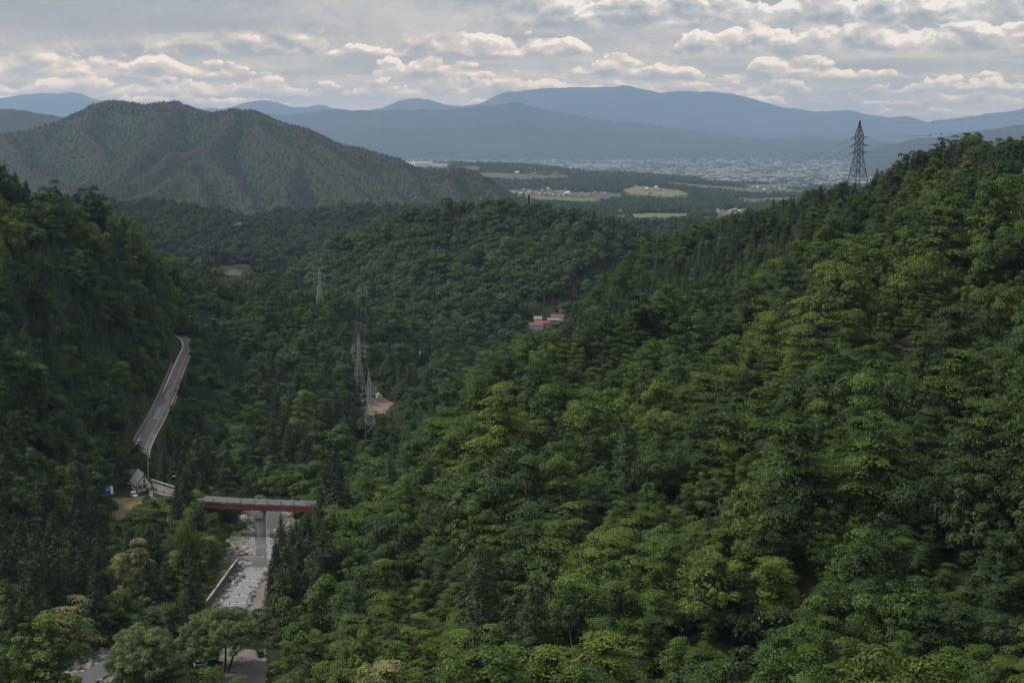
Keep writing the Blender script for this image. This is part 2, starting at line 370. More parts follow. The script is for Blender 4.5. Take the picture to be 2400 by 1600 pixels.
def shape(x, y, z):
    L = np.log(np.maximum(y, 60))
    am = np.clip(y / 500, 0.3, 2.2)
    z = z + fbm(x / 46, y / 46, 3, 4) * 7 * am * 0.6
    rs_ = sst(-0.10, 0.02, x / np.maximum(y, 60)) * sst(150, 260, y) * sst(900, 700, y)
    z = z + rs_ * (ridged((x + y * .45) / 150, (y - x * .25) / (34 + 0 * y), 51, 3) - .35) * 7.5
    ls_ = sst(-0.20, -0.28, x / np.maximum(y, 60)) * sst(380, 460, y) * sst(1000, 850, y)
    z = z + ls_ * (ridged((x + y * .2) / 120, (y + x * .4) / 60, 53, 3) - .35) * 9
    wx_ = x + fbm(x / 90, y / 90, 61, 3) * 36; wy_ = y + fbm(x / 90, y / 90, 67, 3) * 36; hz = np.full(np.shape(x), -900.0); m9 = y > 780
    for k9, row in enumerate(HILLS):
        fk = 1.13 if (8 <= k9 < 18) else 1.0; ln = [P(u, v, D * fk) - Vector((0, 0, h)) for u, v, D, h in row]; main = k9 in (0, 2, 8, 13, 18)
        d, rz = seg_dist(x[m9] if main else wx_[m9], y[m9] if main else wy_[m9], ln); h9 = rz - .50 * (np.sqrt(d * d + 900) - 30); a9 = hz[m9]; mx = np.maximum(a9, h9); hz[m9] = mx + (0 if main else 1) * 5.0 * np.log1p(np.exp(-np.clip(np.abs(a9 - h9) / 5.0, 0, 50)))
    far_ = sst(850, 1200, y); z = np.where(m9, np.maximum(z, np.where(hz > -800, hz, z)), z); z = z + far_ * (ridged(x / 60, y / 75, 44, 3) - .3) * 6
    z = z + sst(560, 700, y) * sst(1300, 1000, y) * (ridged(x / 70, y / 90, 47, 3) - .25) * 6
    d, rz = seg_dist(x, y, RIVC)
    z = rz + (z - rz) * (1 - 0.85 * sst(60, 14, d)) + 0.0
    bed = rz - 0.8 + np.clip(d - 2.2, 0, 1.8) * 0.5 + np.clip(d - 4.0, 0, 60) * 0.09
    z = np.where(d < 14, np.minimum(z, bed), z); z = z + (np.minimum(z, bed + 2) - z) * sst(26, 14, d)
    # flat places
    for c, r0, r1, zt in ((YARD, 17, 34, -133.3), (LOT, 16, 34, -134.6)):
        dd = np.hypot(x - c.x, (y - c.y)); z = z + (zt - z) * sst(r1, r0, dd)
    d, rz = seg_dist(x, y, ROADC)
    z = z + (rz - 0.25 - z) * sst(13, 5.2, d)
    d, rz = seg_dist(x, y, LINK)
    z = z + (-132.3 - z) * sst(12, 4.5, d)
    # keep ground under the bridge
    d, rz = seg_dist(x, y, BRC[12:]); far = sst(8, 30, np.hypot(x - BR[-1].x, y - BR[-1].y))
    z = np.where((d < 7) & (x > BR[2].x), np.minimum(z, -136.5 - 3.0 * far), z)
    return z
SM = 0.80
NS, NL = 760, 760
S_ = np.linspace(-SM, SM, NS); L_ = np.linspace(math.log(70), math.log(2750), NL)
cs_, cl_ = np.meshgrid(np.linspace(-SM, SM, 260), np.linspace(math.log(70), math.log(2750), 240), indexing='ij')
Zco = rbf(cs_, cl_)
def bil(Z, fi, fj):
    i = np.clip(np.floor(fi).astype(int), 0, Z.shape[0] - 2); j = np.clip(np.floor(fj).astype(int), 0, Z.shape[1] - 2)
    a = np.clip(fi - i, 0, 1); b = np.clip(fj - j, 0, 1)
    return (Z[i, j] * (1 - a) + Z[i + 1, j] * a) * (1 - b) + (Z[i, j + 1] * (1 - a) + Z[i + 1, j + 1] * a) * b
SS, LL = np.meshgrid(S_, L_, indexing='ij'); YY = np.exp(LL); XX = SS * YY
ZZ = bil(Zco, (SS + SM) / (2 * SM) * 259, (LL - L_[0]) / (L_[-1] - L_[0]) * 239)
ZZ = shape(XX, YY, ZZ)
def ground_z(x, y):
    x = np.asarray(x, float); y = np.asarray(y, float)
    return bil(ZZ, (x / y + SM) / (2 * SM) * (NS - 1), (np.log(np.maximum(y, 70)) - L_[0]) / (L_[-1] - L_[0]) * (NL - 1))
def gz(x, y): return float(ground_z(np.array([x]), np.array([y]))[0])
def grid_mesh(name, X, Y, Z, mats, smooth=True):
    n, m = X.shape; idx = np.arange(n * m).reshape(n, m)
    f = np.stack([idx[:-1, :-1], idx[1:, :-1], idx[1:, 1:], idx[:-1, 1:]], -1).reshape(-1, 4)
    return mesh_np(name, np.stack([X, Y, Z], -1).reshape(-1, 3), f, mats, smooth)
M_ground = nmat('forest_floor', (0.018, 0.026, 0.010), (0.035, 0.045, 0.018), 0.12, 0.95, 0.1, 0.5, 8, (0.03, 0.025, 0.018), 0.05)
tag(obj('ground', grid_mesh('ground', XX, YY, ZZ, [M_ground])), kind='structure')

# ================================================================== FAR TERRACES (2.7 .. 9 km) : same way, coarser
FP = [(1040,380,8000,12),(950,365,9000,12),(1100,382,7600,12),(1200,390,7300,12),(1400,403,7300,12),(1550,410,7300,12),(1700,420,7500,12),(1850,428,7800,8),(1950,430,8300,8),
      (1050,440,4500,10),(1160,441,5600,0),(1300,446,5500,0),(1420,452,5400,0),(1500,438,5700,0),(1600,448,5500,0),(1700,452,5600,8),(1250,415,6400,12),(1450,420,6400,12),(1600,425,6500,12),
      (1180,470,4000,10),(1300,465,4600,12),(1450,470,4500,12),(1600,462,4700,12),(1720,470,4600,10),(1420,492,3900,0),(1520,495,3900,0),(1620,492,3900,0),(1700,485,4100,0),(1450,505,3300,8),(1600,505,3200,8),(1750,480,4300,6),
      (1900,440,6500,6),(2000,440,7000,6),(1200,495,3000,8),(2352,420,7000,0),(2200,430,5000,0),(2352,450,3500,0),(1900,470,3800,0),(900,400,7500,10),(700,420,6500,10),(900,520,3000,30),(700,540,3000,30),(1050,520,3200,20),(1000,470,4300,10),(800,500,4500,10),
      (1000,372,10500,0),(1400,395,10500,0),(1800,412,10500,0),(2352,415,10500,0),(600,372,10500,0)]
fp = np.array(cp_world(FP)); FA = np.column_stack([fp[:, 0] * 6, fp[:, 1] * 2.2])
def phi2(d2): return np.sqrt(d2 + 0.004)
m_ = len(FA); l2 = np.zeros((m_ + 3, m_ + 3)); l2[:m_, :m_] = phi2(((FA[:, None] - FA[None]) ** 2).sum(-1)); l2[:m_, m_] = 1; l2[:m_, m_ + 1:] = FA; l2[m_, :m_] = 1; l2[m_ + 1:, :m_] = FA.T
s2 = np.linalg.solve(l2, np.concatenate([fp[:, 2], [0, 0, 0]]))
FS = np.linspace(-0.2, 0.56, 420); FL = np.linspace(math.log(2650), math.log(10500), 300)
fs, fl = np.meshgrid(FS, FL, indexing='ij'); q_ = np.column_stack([fs.ravel() * 6, fl.ravel() * 2.2])
FZ = (phi2(((q_[:, None] - FA[None]) ** 2).sum(-1)) @ s2[:m_] + s2[m_] + q_ @ s2[m_ + 1:]).reshape(fs.shape)
FY = np.exp(fl); FX = fs * FY
FZ = FZ + fbm(FX / 420, FY / 420, 31, 4) * 22
PLAIN = -420.0
edge = sst(9400, 8700, FY); FZ = FZ * edge + (PLAIN - 30) * (1 - edge)
edge2 = sst(2650, 2900, FY); FZ = FZ - (1 - edge2) * 60
def terr_z(x, y):
    return bil(FZ, (x / y + 0.2) / 0.76 * 419, (np.log(np.maximum(y, 2650)) - FL[0]) / (FL[-1] - FL[0]) * 299)
M_terr = nmat('terrace_floor', (0.045, 0.062, 0.032), (0.085, 0.10, 0.05), 0.006, 0.95, 0.1, 0, 8, (0.10, 0.085, 0.06), 0.0025)
tag(obj('terraces', grid_mesh('terraces', FX, FY, FZ, [M_terr])), kind='structure')

# ================================================================== LEFT MOUNTAIN : ridges traced, valleys between them
CREST = [(-260,330,5300),(-120,320,5400),(0,306,5500),(60,297,5600),(130,277,5650),(175,257,5700),(215,238,5750),(245,228,5800),(280,228,5800),(330,238,5700),(365,232,5650),(400,231,5600),(425,239,5550),(460,250,5500),(490,254,5500),(540,248,5400),(580,251,5350),(620,270,5200),(660,282,5100),(700,292,5000),(740,312,4900),(770,326,4850),(830,337,4750),(870,349,4700),(905,361,4650),(950,383,4550),(985,390,4500),(1010,386,4450),(1050,383,4400),(1078,388,4350),(1110,412,4250),(1140,440,4150),(1165,458,4050),(1200,475,3900)]
SPURS = [
 [(-260,330,5300),(-160,400,4700),(-60,440,4200),(20,470,3800)],
 [(0,306,5500),(40,345,5000),(70,375,4600),(110,410,4200),(160,440,3900)],
 [(175,257,5700),(215,312,5100),(250,365,4700),(285,405,4400)],
 [(400,231,5600),(365,278,5150),(320,325,4800),(270,372,4500),(210,415,4150),(140,445,3850)],
 [(365,278,5150),(350,320,4800),(300,370,4450),(230,430,4000),(180,470,3700)],
 [(540,248,5400),(505,300,4950),(465,350,4600),(420,385,4350),(370,420,4100),(310,450,3850),(250,490,3600)],
 [(465,350,4600),(520,400,4250),(560,440,4000),(600,490,3650)],
 [(580,251,5350),(615,300,4900),(690,345,4600),(760,395,4300),(830,440,4000),(900,475,3700)],
 [(690,345,4600),(650,390,4300),(640,430,4000),(680,490,3600)],
 [(700,292,5000),(760,350,4650),(850,400,4300),(930,450,3950),(990,480,3700)],
 [(905,361,4650),(945,410,4300),(990,455,4000),(1030,480,3800)],
 [(1050,383,4400),(1040,420,4150),(1060,460,3900),(1100,480,3750)],
 [(215,238,5750),(200,300,5300),(160,350,5000)],
 [(505,300,4950),(470,330,4700),(400,350,4500),(330,390,4250)],
 [(420,385,4350),(450,430,4000),(470,480,3650)],
]
def P3(r): p = P(*r); p.z -= 7; return p
LINES = [[P3(r) for r in CREST]] + [[P3(r) for r in s] for s in SPURS]
NMS, NML = 1150, 560
MS = np.linspace(-0.50, 0.06, NMS); ML = np.linspace(3200, 6400, NML)
ms, MY = np.meshgrid(MS, ML, indexing='ij'); MX = ms * MY
MZ = np.full(MX.shape, -420.0)
wx = MX + fbm(MX / 260, MY / 260, 11, 3) * 35; wy = MY + fbm(MX / 260, MY / 260, 17, 3) * 35
for i, ln in enumerate(LINES):
    if i == 0: d, rz = seg_dist(MX, MY, ln); sl_ = np.where(d > 0, 0.42, 0.42)
    else: d, rz = seg_dist(wx, wy, ln)
    dd0, _ = (d, rz) if i == 0 else (d, rz)
    h = rz - (0.55 if i == 0 else 0.95) * (np.sqrt(d * d + 400) - 20)
    kk = 6.0; mx = np.maximum(MZ, h); MZ = mx + kk * np.log1p(np.exp(-np.abs(MZ - h) / kk)) * (1 if i else 0)
dc, zc = seg_dist(MX, MY, LINES[0])
MZ = MZ + (ridged(MX / 190, MY / 190, 23, 4) - 0.4) * 17 * sst(20, 300, dc)
MZ = np.where(MY < 3500, MZ - (3500 - MY) * 0.2, MZ)
MZB = MZ.copy()
def mfi(x): return (x + 0.50) / 0.56 * (NMS - 1)
def mfj(y): return (y - 3200) / 3200 * (NML - 1)
def mtn_z(x, y): return bil(MZB, mfi(x / y), mfj(y))
M_mtn = pmat('mountain_woods', (0.05, 0.06, 0.04), 0.95, 0, 0.1); t = NT(M_mtn.node_tree); b = t.n['Principled BSDF']
at = t.a('ShaderNodeAttribute', attribute_name='ridge').outputs['Fac']; co = t.a('ShaderNodeTexCoord').outputs['Object']
n1_ = t.a('ShaderNodeTexNoise', {'Vector': co, 'Scale': 0.07, 'Detail': 5.0, 'Roughness': 0.7}).outputs['Fac']; n2_ = t.a('ShaderNodeTexNoise', {'Vector': co, 'Scale': 0.006, 'Detail': 4.0}).outputs['Fac']
ft = t.ss(t.math('ADD', at, t.math('MULTIPLY', t.math('SUBTRACT', n2_, .5), 1.6)), 0.15, 0.85)
cg = t.mix(t.ss(n1_, .3, .7), (0.016, 0.028, 0.012), (0.034, 0.050, 0.020)); cb = t.mix(t.ss(n1_, .3, .7), (0.026, 0.025, 0.018), (0.046, 0.042, 0.030))
t.l.new(t.mix(ft, cg, cb), b.inputs['Base Color']); t.l.new(t.a('ShaderNodeBump', {'Height': n1_, 'Strength': 0.8, 'Distance': 8.0}).outputs[0], b.inputs['Normal'])
def box_blur(Z, r):
    for ax in (0, 1):
        c = np.cumsum(np.pad(Z, [(r + 1, r) if a == ax else (0, 0) for a in (0, 1)], mode='edge'), axis=ax); Z = (np.take(c, np.arange(2 * r + 1, c.shape[ax]), ax) - np.take(c, np.arange(0, c.shape[ax] - 2 * r - 1), ax)) / (2 * r + 1)
    return Z
RID = (MZ - box_blur(MZ, 30)) / 26.0
bump_ = np.maximum(0, .5 - np.abs(vnoise(MX / 13, MY / 17, 201))) + .5 * np.maximum(0, .5 - np.abs(vnoise(MX / 7 + 9, MY / 9, 202))); MZ = MZ + (bump_ - .4) * 6
mo = tag(obj('mountain', grid_mesh('mountain', MX, MY, MZ, [M_mtn])), kind='structure'); a_ = mo.data.attributes.new('ridge', 'FLOAT', 'POINT'); a_.data.foreach_set('value', RID.ravel().astype(np.float32))

# ================================================================== PLAIN, FAR RANGES
nx = 60; gx, gy = np.meshgrid(np.linspace(-26000, 26000, nx), np.concatenate([np.linspace(-4000, 9000, 8), np.linspace(9500, 50000, 50)]), indexing='ij')
M_plain = nmat('plain_fields', (0.10, 0.11, 0.10), (0.17, 0.17, 0.17), 0.0022, 0.95, 0.1, 0, 10, (0.05, 0.07, 0.045), 0.0006)
zz_ = np.where(gy < 9000, -520.0, PLAIN)
tag(obj('plain', grid_mesh('plain', gx, gy, zz_ + gx * 0, [M_plain], False)), kind='structure')
def far_range(name, crest, D, back, front, base, seed, mat, amp=0.35, n=420, wob=0.0):
    u = np.array([c[0] for c in crest]); v = np.array([c[1] for c in crest]); uu = np.linspace(u[0], u[-1], n)
    a = (uu * K - 1200) / F; vv = np.interp(uu, u, v)
    vv = vv + fbm(uu / 22.0, uu * 0, seed, 4) * 3.0
    b = (800 - vv * K) / F; yy = CT + b * ST; s = a / yy; k_ = (b * CT - ST) / yy
    Dc = D * (1 + wob * np.sin(uu / 260.0 + seed)); ztop = k_ * Dc
    t = np.concatenate([np.linspace(-1, 0, 60), np.linspace(0, 1, 14)[1:]])
    T, Sg = np.meshgrid(t, s); Y = Dc[:, None] + np.where(T < 0, T * front, T * back); X = Sg * Y
    r = 1 - np.abs(T) ** 1.15
    rn = ridged(X / 1500, Y / 2600, seed + 5, 4)
    Z = base + (ztop[:, None] - base) * r * (1 - amp * (1 - rn) * np.minimum(1, np.abs(T) * 4))
    return tag(obj(name, grid_mesh(name, X, Y, Z, [mat])), kind='structure')
M_far = nmat('far_forest', (0.020, 0.030, 0.024), (0.032, 0.038, 0.032), 0.0012, 0.95, 0.05, 0, 8)
far_range('far_hills', [(-500,270),(-250,262),(-100,250),(0,250),(60,254),(110,264),(160,272),(260,300),(420,330)], 9500, 1500, 2600, -400, 5, M_far)
far_range('blue_hills', [(380,300),(520,275),(600,262),(680,262),(760,252),(860,254),(960,252),(1030,253),(1090,246),(1130,243),(1165,237),(1190,236),(1230,248),(1280,258),(1340,268),(1400,277),(1450,281),(1520,292),(1600,303),(1680,312),(1740,319),(1800,318),(1860,314),(1920,317),(1990,319),(2080,330),(2200,345),(2500,350)], 21500, 4000, 4800, PLAIN, 8, M_far)
far_range('high_mountains', [(-500,240),(-200,232),(0,226),(50,218),(110,214),(150,213),(170,211),(190,216),(215,228),(300,242),(400,250),(520,250),(560,238),(600,229),(640,236),(670,246),(710,245),(740,241),(780,250),(840,256),(880,248),(915,232),(960,226),(990,229),(1020,241),(1060,246),(1100,240),(1140,220),(1170,211),(1240,205),(1300,202),(1380,200),(1440,197),(1470,204),(1520,213),(1560,211),(1620,210),(1680,216),(1730,228),(1780,243),(1850,253),(1900,258),(1950,254),(2000,265),(2040,270),(2070,268),(2100,270),(2130,280),(2200,272),(2260,262),(2330,254),(2400,245),(2600,225),(2900,220)], 32000, 5000, 6500, PLAIN, 12, M_far, wob=0.03)
far_range('right_hills', [(1960,352),(2050,331),(2100,318),(2150,316),(2200,306),(2270,300),(2330,290),(2400,280),(2600,250),(2900,240)], 15500, 3000, 3800, PLAIN, 15, M_far)
# ================================================================== TREE PROTOTYPES (leaf clumps spread through the crown)
def leafmat(name, c1, c2, var=0.5, big=(0.0, 0.0), trans=0.14):
    """c1..c2: albedo range between individual trees; slow noise over the hillside shifts it"""
    m = bpy.data.materials.new(name); m.use_nodes = True; t = NT(m.node_tree); t.n.clear()
    oi = t.a('ShaderNodeObjectInfo')
    n = t.a('ShaderNodeTexNoise', {'Vector': oi.outputs['Location'], 'Scale': 0.012, 'Detail': 3.0}).outputs['Fac']
    f = t.math('ADD', t.math('MULTIPLY', oi.outputs['Random'], 0.75), t.math('MULTIPLY', t.math('SUBTRACT', n, 0.42), 1.1), clamp=True)
    col = t.mix(f, c1, c2)
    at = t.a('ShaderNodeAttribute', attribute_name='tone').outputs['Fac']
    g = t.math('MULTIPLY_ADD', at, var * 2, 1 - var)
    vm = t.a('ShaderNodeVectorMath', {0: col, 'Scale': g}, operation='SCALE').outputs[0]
    d = t.a('ShaderNodeBsdfDiffuse', {'Color': vm}).outputs[0]
    tr = t.a('ShaderNodeBsdfTranslucent', {'Color': t.mix(1.0, vm, (1.0, 1.1, 0.55), 'MULTIPLY')}).outputs[0]
    mx = t.a('ShaderNodeMixShader', {0: trans, 1: d, 2: tr}).outputs[0]
    gl = t.a('ShaderNodeBsdfGlossy', {'Color': (1, 1, 1, 1), 'Roughness': 0.55}).outputs[0]
    mx2 = t.a('ShaderNodeMixShader', {0: 0.018, 1: mx, 2: gl}).outputs[0]
    t.a('ShaderNodeOutputMaterial', {0: mx2}); return m
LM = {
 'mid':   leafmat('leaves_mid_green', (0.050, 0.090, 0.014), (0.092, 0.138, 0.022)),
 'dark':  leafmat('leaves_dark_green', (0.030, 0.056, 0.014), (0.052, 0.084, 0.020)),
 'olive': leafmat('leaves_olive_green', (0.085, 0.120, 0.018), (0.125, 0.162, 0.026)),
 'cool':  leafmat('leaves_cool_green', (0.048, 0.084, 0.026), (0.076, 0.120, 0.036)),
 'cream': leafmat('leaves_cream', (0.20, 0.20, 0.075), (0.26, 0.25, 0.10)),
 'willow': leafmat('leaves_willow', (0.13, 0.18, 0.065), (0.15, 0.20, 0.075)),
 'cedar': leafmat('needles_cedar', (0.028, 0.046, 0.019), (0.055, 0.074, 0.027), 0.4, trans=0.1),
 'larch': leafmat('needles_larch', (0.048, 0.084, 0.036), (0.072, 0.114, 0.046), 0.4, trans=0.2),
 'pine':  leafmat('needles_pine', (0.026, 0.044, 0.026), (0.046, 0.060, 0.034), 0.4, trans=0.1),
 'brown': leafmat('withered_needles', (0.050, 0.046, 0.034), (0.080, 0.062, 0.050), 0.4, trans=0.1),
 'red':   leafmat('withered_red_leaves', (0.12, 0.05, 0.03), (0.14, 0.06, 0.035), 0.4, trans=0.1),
}
M_bark = nmat('bark', (0.05, 0.042, 0.034), (0.09, 0.08, 0.065), 2.0, 0.95, 0.1)
M_pale_bark = nmat('pale_bark', (0.14, 0.13, 0.12), (0.22, 0.20, 0.18), 2.0, 0.95, 0.1)
R = np.random.default_rng(11)
def leaves(c, nrm, size, tilt, tone, aspect=0.6, droop=None):
    """c (n,3) centres, nrm (n,3) facing; returns verts (n*4,3), tone per face"""
    n = len(c); nn = nrm + R.normal(0, tilt, (n, 3)); nn /= np.linalg.norm(nn, axis=1, keepdims=True) + 1e-9
    r = R.normal(0, 1, (n, 3)) if droop is None else droop + R.normal(0, 0.25, (n, 3))
    u = r - (r * nn).sum(1, keepdims=True) * nn; u /= np.linalg.norm(u, axis=1, keepdims=True) + 1e-9
    v = np.cross(nn, u); sz = (size * R.uniform(0.65, 1.35, (n, 1)))
    a = c + u * sz; b = c + v * sz * aspect; d = c - u * sz; e = c - v * sz * aspect
    bend = nn * sz * 0.18
    return np.stack([a - bend, b + bend * .6, d - bend, e + bend * .6], 1), tone
class Crown:
    def __init__(s): s.q = []; s.t = []
    def add(s, r): s.q.append(r[0]); s.t.append(np.broadcast_to(r[1], (len(r[0]),)).astype(np.float32))
    def arrays(s):
        q = np.concatenate(s.q); return q.reshape(-1, 3), np.arange(len(q) * 4).reshape(-1, 4), np.concatenate(s.t)
def set_tone(me, tone):
    a = me.attributes.new('tone', 'FLOAT', 'FACE'); a.data.foreach_set('value', tone.astype(np.float32))
def unit(a): return a / (np.linalg.norm(a, axis=-1, keepdims=True) + 1e-9)
def layered_crown(H, Rr, n=70, per=185, size=0.150, low=0.10, leaders=None):
    """leaders of different height, each with tiers of flat drooping sprays and dark gaps between them"""
    c = Crown(); L = leaders or [(0, 0, 1.0, 1.0)]; tot = sum(l[3] ** 2 for l in L)
    for lx, ly, lh, lr in L:
        az0 = R.uniform(0, 6.28); tiers = max(4, int(round(H * lh / 1.75))); nn = int(n * lr * lr / tot); wt = []
        for k in range(tiers):
            tt = (k + .5) / tiers; wt.append((0.35 + 0.65 * min(1, tt * 2.6)) * (1 - tt) ** 0.62 + 0.05)
        wa = np.array(wt); pr = (wa + .12) ** 1.6; pr /= pr.sum()
        for i in range(nn):
            k = int(R.choice(tiers, p=pr)); tt = (k + .5) / tiers + R.normal(0, .012); h = low + (lh - low) * tt
            a = R.uniform(0, 6.28); wob = 1 + 0.32 * math.sin(a * 2 + az0 + k * .9) + 0.22 * math.sin(a * 3 + az0 * 2.1 + k * 1.7)
            rr = Rr * lr * wt[k] * 1.12 * wob * (R.uniform(0.08, 1.0) ** 0.5)
            rs = R.uniform(0.75, 1.5) * Rr / 4.8; out = np.array([math.cos(a), math.sin(a), 0.0]); side = np.array([-out[1], out[0], 0.0])
            cen = out * max(rr - rs * 0.4, 0) + np.array([lx * Rr, ly * Rr, h * H - rr * .10])
            m = int(per * (rs / (Rr / 4.8)) ** 1.6 * 0.9)
            p = R.normal(0, 1, (m, 2)) * 0.50; rad = np.hypot(p[:, 0], p[:, 1])
            pos = cen + out * (p[:, :1] * rs * 1.45) + side * (p[:, 1:] * rs * .9)
            pos[:, 2] += -0.22 * rs * rad ** 2 - 0.14 * p[:, 0] * rs + R.normal(0, 0.045 * rs, m)
            nr = np.array([0, 0, 1.0]) + out * 0.30 * (0.4 + p[:, :1]) + side * 0.3 * p[:, 1:]
            tn = 0.5 + R.normal(0, 0.18) + R.normal(0, 0.14, m)
            c.add(leaves(pos, nr, size, 0.25, np.clip(tn, 0, 1)))
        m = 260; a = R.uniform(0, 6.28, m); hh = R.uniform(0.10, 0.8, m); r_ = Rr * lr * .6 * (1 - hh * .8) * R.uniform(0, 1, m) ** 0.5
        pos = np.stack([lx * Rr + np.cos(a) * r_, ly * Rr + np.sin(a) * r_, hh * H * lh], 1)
        c.add(leaves(pos, unit(pos * [1, 1, 0] + [0, 0, .2]), size * 2.2, 0.5, 0.15))  # inner leaves toned dark: shade inside the crown put into their colour
    return c.arrays()
def rounded_crown(H, Rr, n=46, per=240, size=0.17, low=0.2, lump=1.25, up=0.5, leaders=None):
    """billowing clumps of unequal size over one or more masses"""
    c = Crown(); Ls = leaders or [(0, 0, 1.0, 1.0)]; tot = sum(l[3] ** 2 for l in Ls)
    for lx, ly, lh, lr in Ls:
        az0 = R.uniform(0, 6.28); rz = H * lh * (0.5 - low / 2); cz = H * lh - rz
        for i in range(max(5, int(n * lr * lr / tot))):
            z = R.uniform(-0.75, 1.0); a = R.uniform(0, 6.28); wob = 1 + 0.26 * math.sin(2 * a + az0) + 0.18 * math.sin(3 * a + 2 * az0)
            d = np.array([math.cos(a) * math.sqrt(1 - z * z), math.sin(a) * math.sqrt(1 - z * z), z])
            k = R.uniform(0.55, 1.0); cen = np.array([lx * Rr + d[0] * Rr * lr * wob * k, ly * Rr + d[1] * Rr * lr * wob * k, cz + d[2] * rz * k])
            rs = lump * R.lognormal(0, .32) * .9 * Rr / 4.5; m = int(per * (rs / (Rr / 4.5) / 1.2) ** 2)
            q = unit(R.normal(0, 1, (m, 3)) + d * 0.9 + [0, 0, up]); pos = cen + q * rs * R.uniform(0.7, 1.08, (m, 1)) * [1, 1, 0.72]
            tn = 0.5 + R.normal(0, 0.17) + R.normal(0, 0.15, m)
            c.add(leaves(pos, q + [0, 0, 0.45], size, 0.45, np.clip(tn, 0, 1)))
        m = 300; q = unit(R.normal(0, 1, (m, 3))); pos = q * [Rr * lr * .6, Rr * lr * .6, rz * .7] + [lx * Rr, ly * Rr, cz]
        c.add(leaves(pos, q, size * 2.2, 0.4, 0.2))  # filler inside each mass, its shade laid into a darker leaf tone
    return c.arrays()
LEAD = [[(0, 0, 1, 1)], [(-.25, .1, 1, .8), (.45, -.2, .72, .62)], [(0, .1, .9, .85), (.5, .3, 1, .55), (-.4, -.4, .66, .6)], [(.1, 0, 1, .75), (-.55, .2, .6, .6)], [(-.3, -.2, .85, .75), (.4, .25, 1, .7)], [(0, 0, 1, .9), (.35, -.45, .55, .6)], [(.2, .3, 1, .7), (-.3, .2, .8, .7), (0, -.5, .6, .65)]]
def conifer_crown(H, Rr, n=34, per=150, size=0.28, base=0.08, power=0.8, droop=0.35, ragged=0.25, whorl=6, dens=1.0):
    """whorls of boughs round a leader"""
    c = Crown()
    for i in range(n):
        tt = (i + R.uniform(-.3, .3)) / n; h = base + (1 - base) * tt
        env = Rr * (1 - max(tt, 0)) ** power + 0.12 * Rr * (1 - tt)
        k = max(3, int(whorl * (0.5 + (1 - tt)))); a0 = R.uniform(0, 6.28)
        for j in range(k):
            a = a0 + j * 6.28 / k + R.normal(0, 0.25); L = env * (1 + R.normal(0, ragged)); L = max(L, 0.25)
            out = np.array([math.cos(a), math.sin(a), 0.0]); side = np.array([-out[1], out[0], 0.0])
            m = max(5, int(per * dens / whorl * (L / Rr + 0.12))); x = R.uniform(0.1, 1, m) ** 0.7
            wd = 0.32 * L * (1 - 0.55 * x) + 0.12
            pos = out * (x * L)[:, None] + side * (R.normal(0, 1, m) * wd * 0.6)[:, None]
            pos[:, 2] += h * H - droop * L * x ** 1.3 + 0.18 * L * x ** 3 + R.normal(0, 0.10 + 0.03 * L, m)
            nr = np.array([0, 0, 0.8]) + out * 0.55
            tn = np.clip(0.5 + R.normal(0, 0.14) + R.normal(0, 0.14, m), 0, 1)
            c.add(leaves(pos, nr, size, 0.45, tn, 0.55))
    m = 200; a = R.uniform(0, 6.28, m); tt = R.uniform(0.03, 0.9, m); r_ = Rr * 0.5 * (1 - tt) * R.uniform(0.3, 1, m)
    pos = np.stack([np.cos(a) * r_, np.sin(a) * r_, tt * H], 1); c.add(leaves(pos, unit(pos * [1, 1, 0]) + [0, 0, .2], size * 1.7, 0.4, 0.35))  # inner needles toned darker, standing in for shade near the leader
    tip = np.stack([R.normal(0, .08, 24), R.normal(0, .08, 24), H * R.uniform(0.95, 1.03, 24)], 1); c.add(leaves(tip, np.tile([0, 0, 1.0], (24, 1)), size * .8, 1.0, 0.5))
    return c.arrays()
def willow_crown(H, Rr, boughs):
    """feathery plumes at the bough ends"""
    c = Crown()
    for b in boughs:
        for _ in range(9):
            cen = b + R.normal(0, 1, 3) * [1.25, 1.25, 0.8]; m = 150; q = unit(R.normal(0, 1, (m, 3)) + [0, 0, .45])
            pos = cen + q * R.uniform(0.55, 1.15, (m, 1)) * [1.15, 1.15, 0.75]; pos[:, 2] -= 0.16 * (q[:, 0] ** 2 + q[:, 1] ** 2)
            tn = np.clip(0.5 + R.normal(0, 0.15) + R.normal(0, 0.15, m), 0, 1)
            c.add(leaves(pos, q * 1.0 + [0, 0, .5], 0.26, 0.5, tn, 0.32, droop=q * [1, 1, 0] + [0, 0, -0.7]))
    return c.arrays()
def trunk_arrays(H, r, lean=0.0, limbs=5, Rr=3.5, crown0=0.3, conifer=False):
    mb = MB()
    if conifer: mb.tube((0, 0, -1.2), (0, 0, H * 0.96), r, r * 0.12, 7)
    else:
        p0 = Vector((0, 0, -1.2)); p1 = Vector((R.normal(0, .2), R.normal(0, .2), H * crown0)); p2 = Vector((R.normal(0, .5), R.normal(0, .5), H * 0.62))
        mb.tube(p0, p1, r * 1.15, r * 0.85, 7); mb.tube(p1, p2, r * 0.85, r * 0.45, 6)
        for i in range(limbs):
            a = i * 6.28 / limbs + R.uniform(-.4, .4); t_ = R.uniform(0, 0.8); s0 = p1.lerp(p2, t_)
            e = Vector((math.cos(a) * Rr * .7, math.sin(a) * Rr * .7, s0.z + H * R.uniform(0.15, 0.32))); mid = s0.lerp(e, 0.5) + Vector((0, 0, -0.3))
            mb.tube(s0, mid, r * 0.42, r * 0.28, 5); mb.tube(mid, e, r * 0.28, r * 0.1, 5)
    return mb
PROTO = {}          # kind -> list of dict(crown mesh, trunk mesh, joined mesh, H, R)
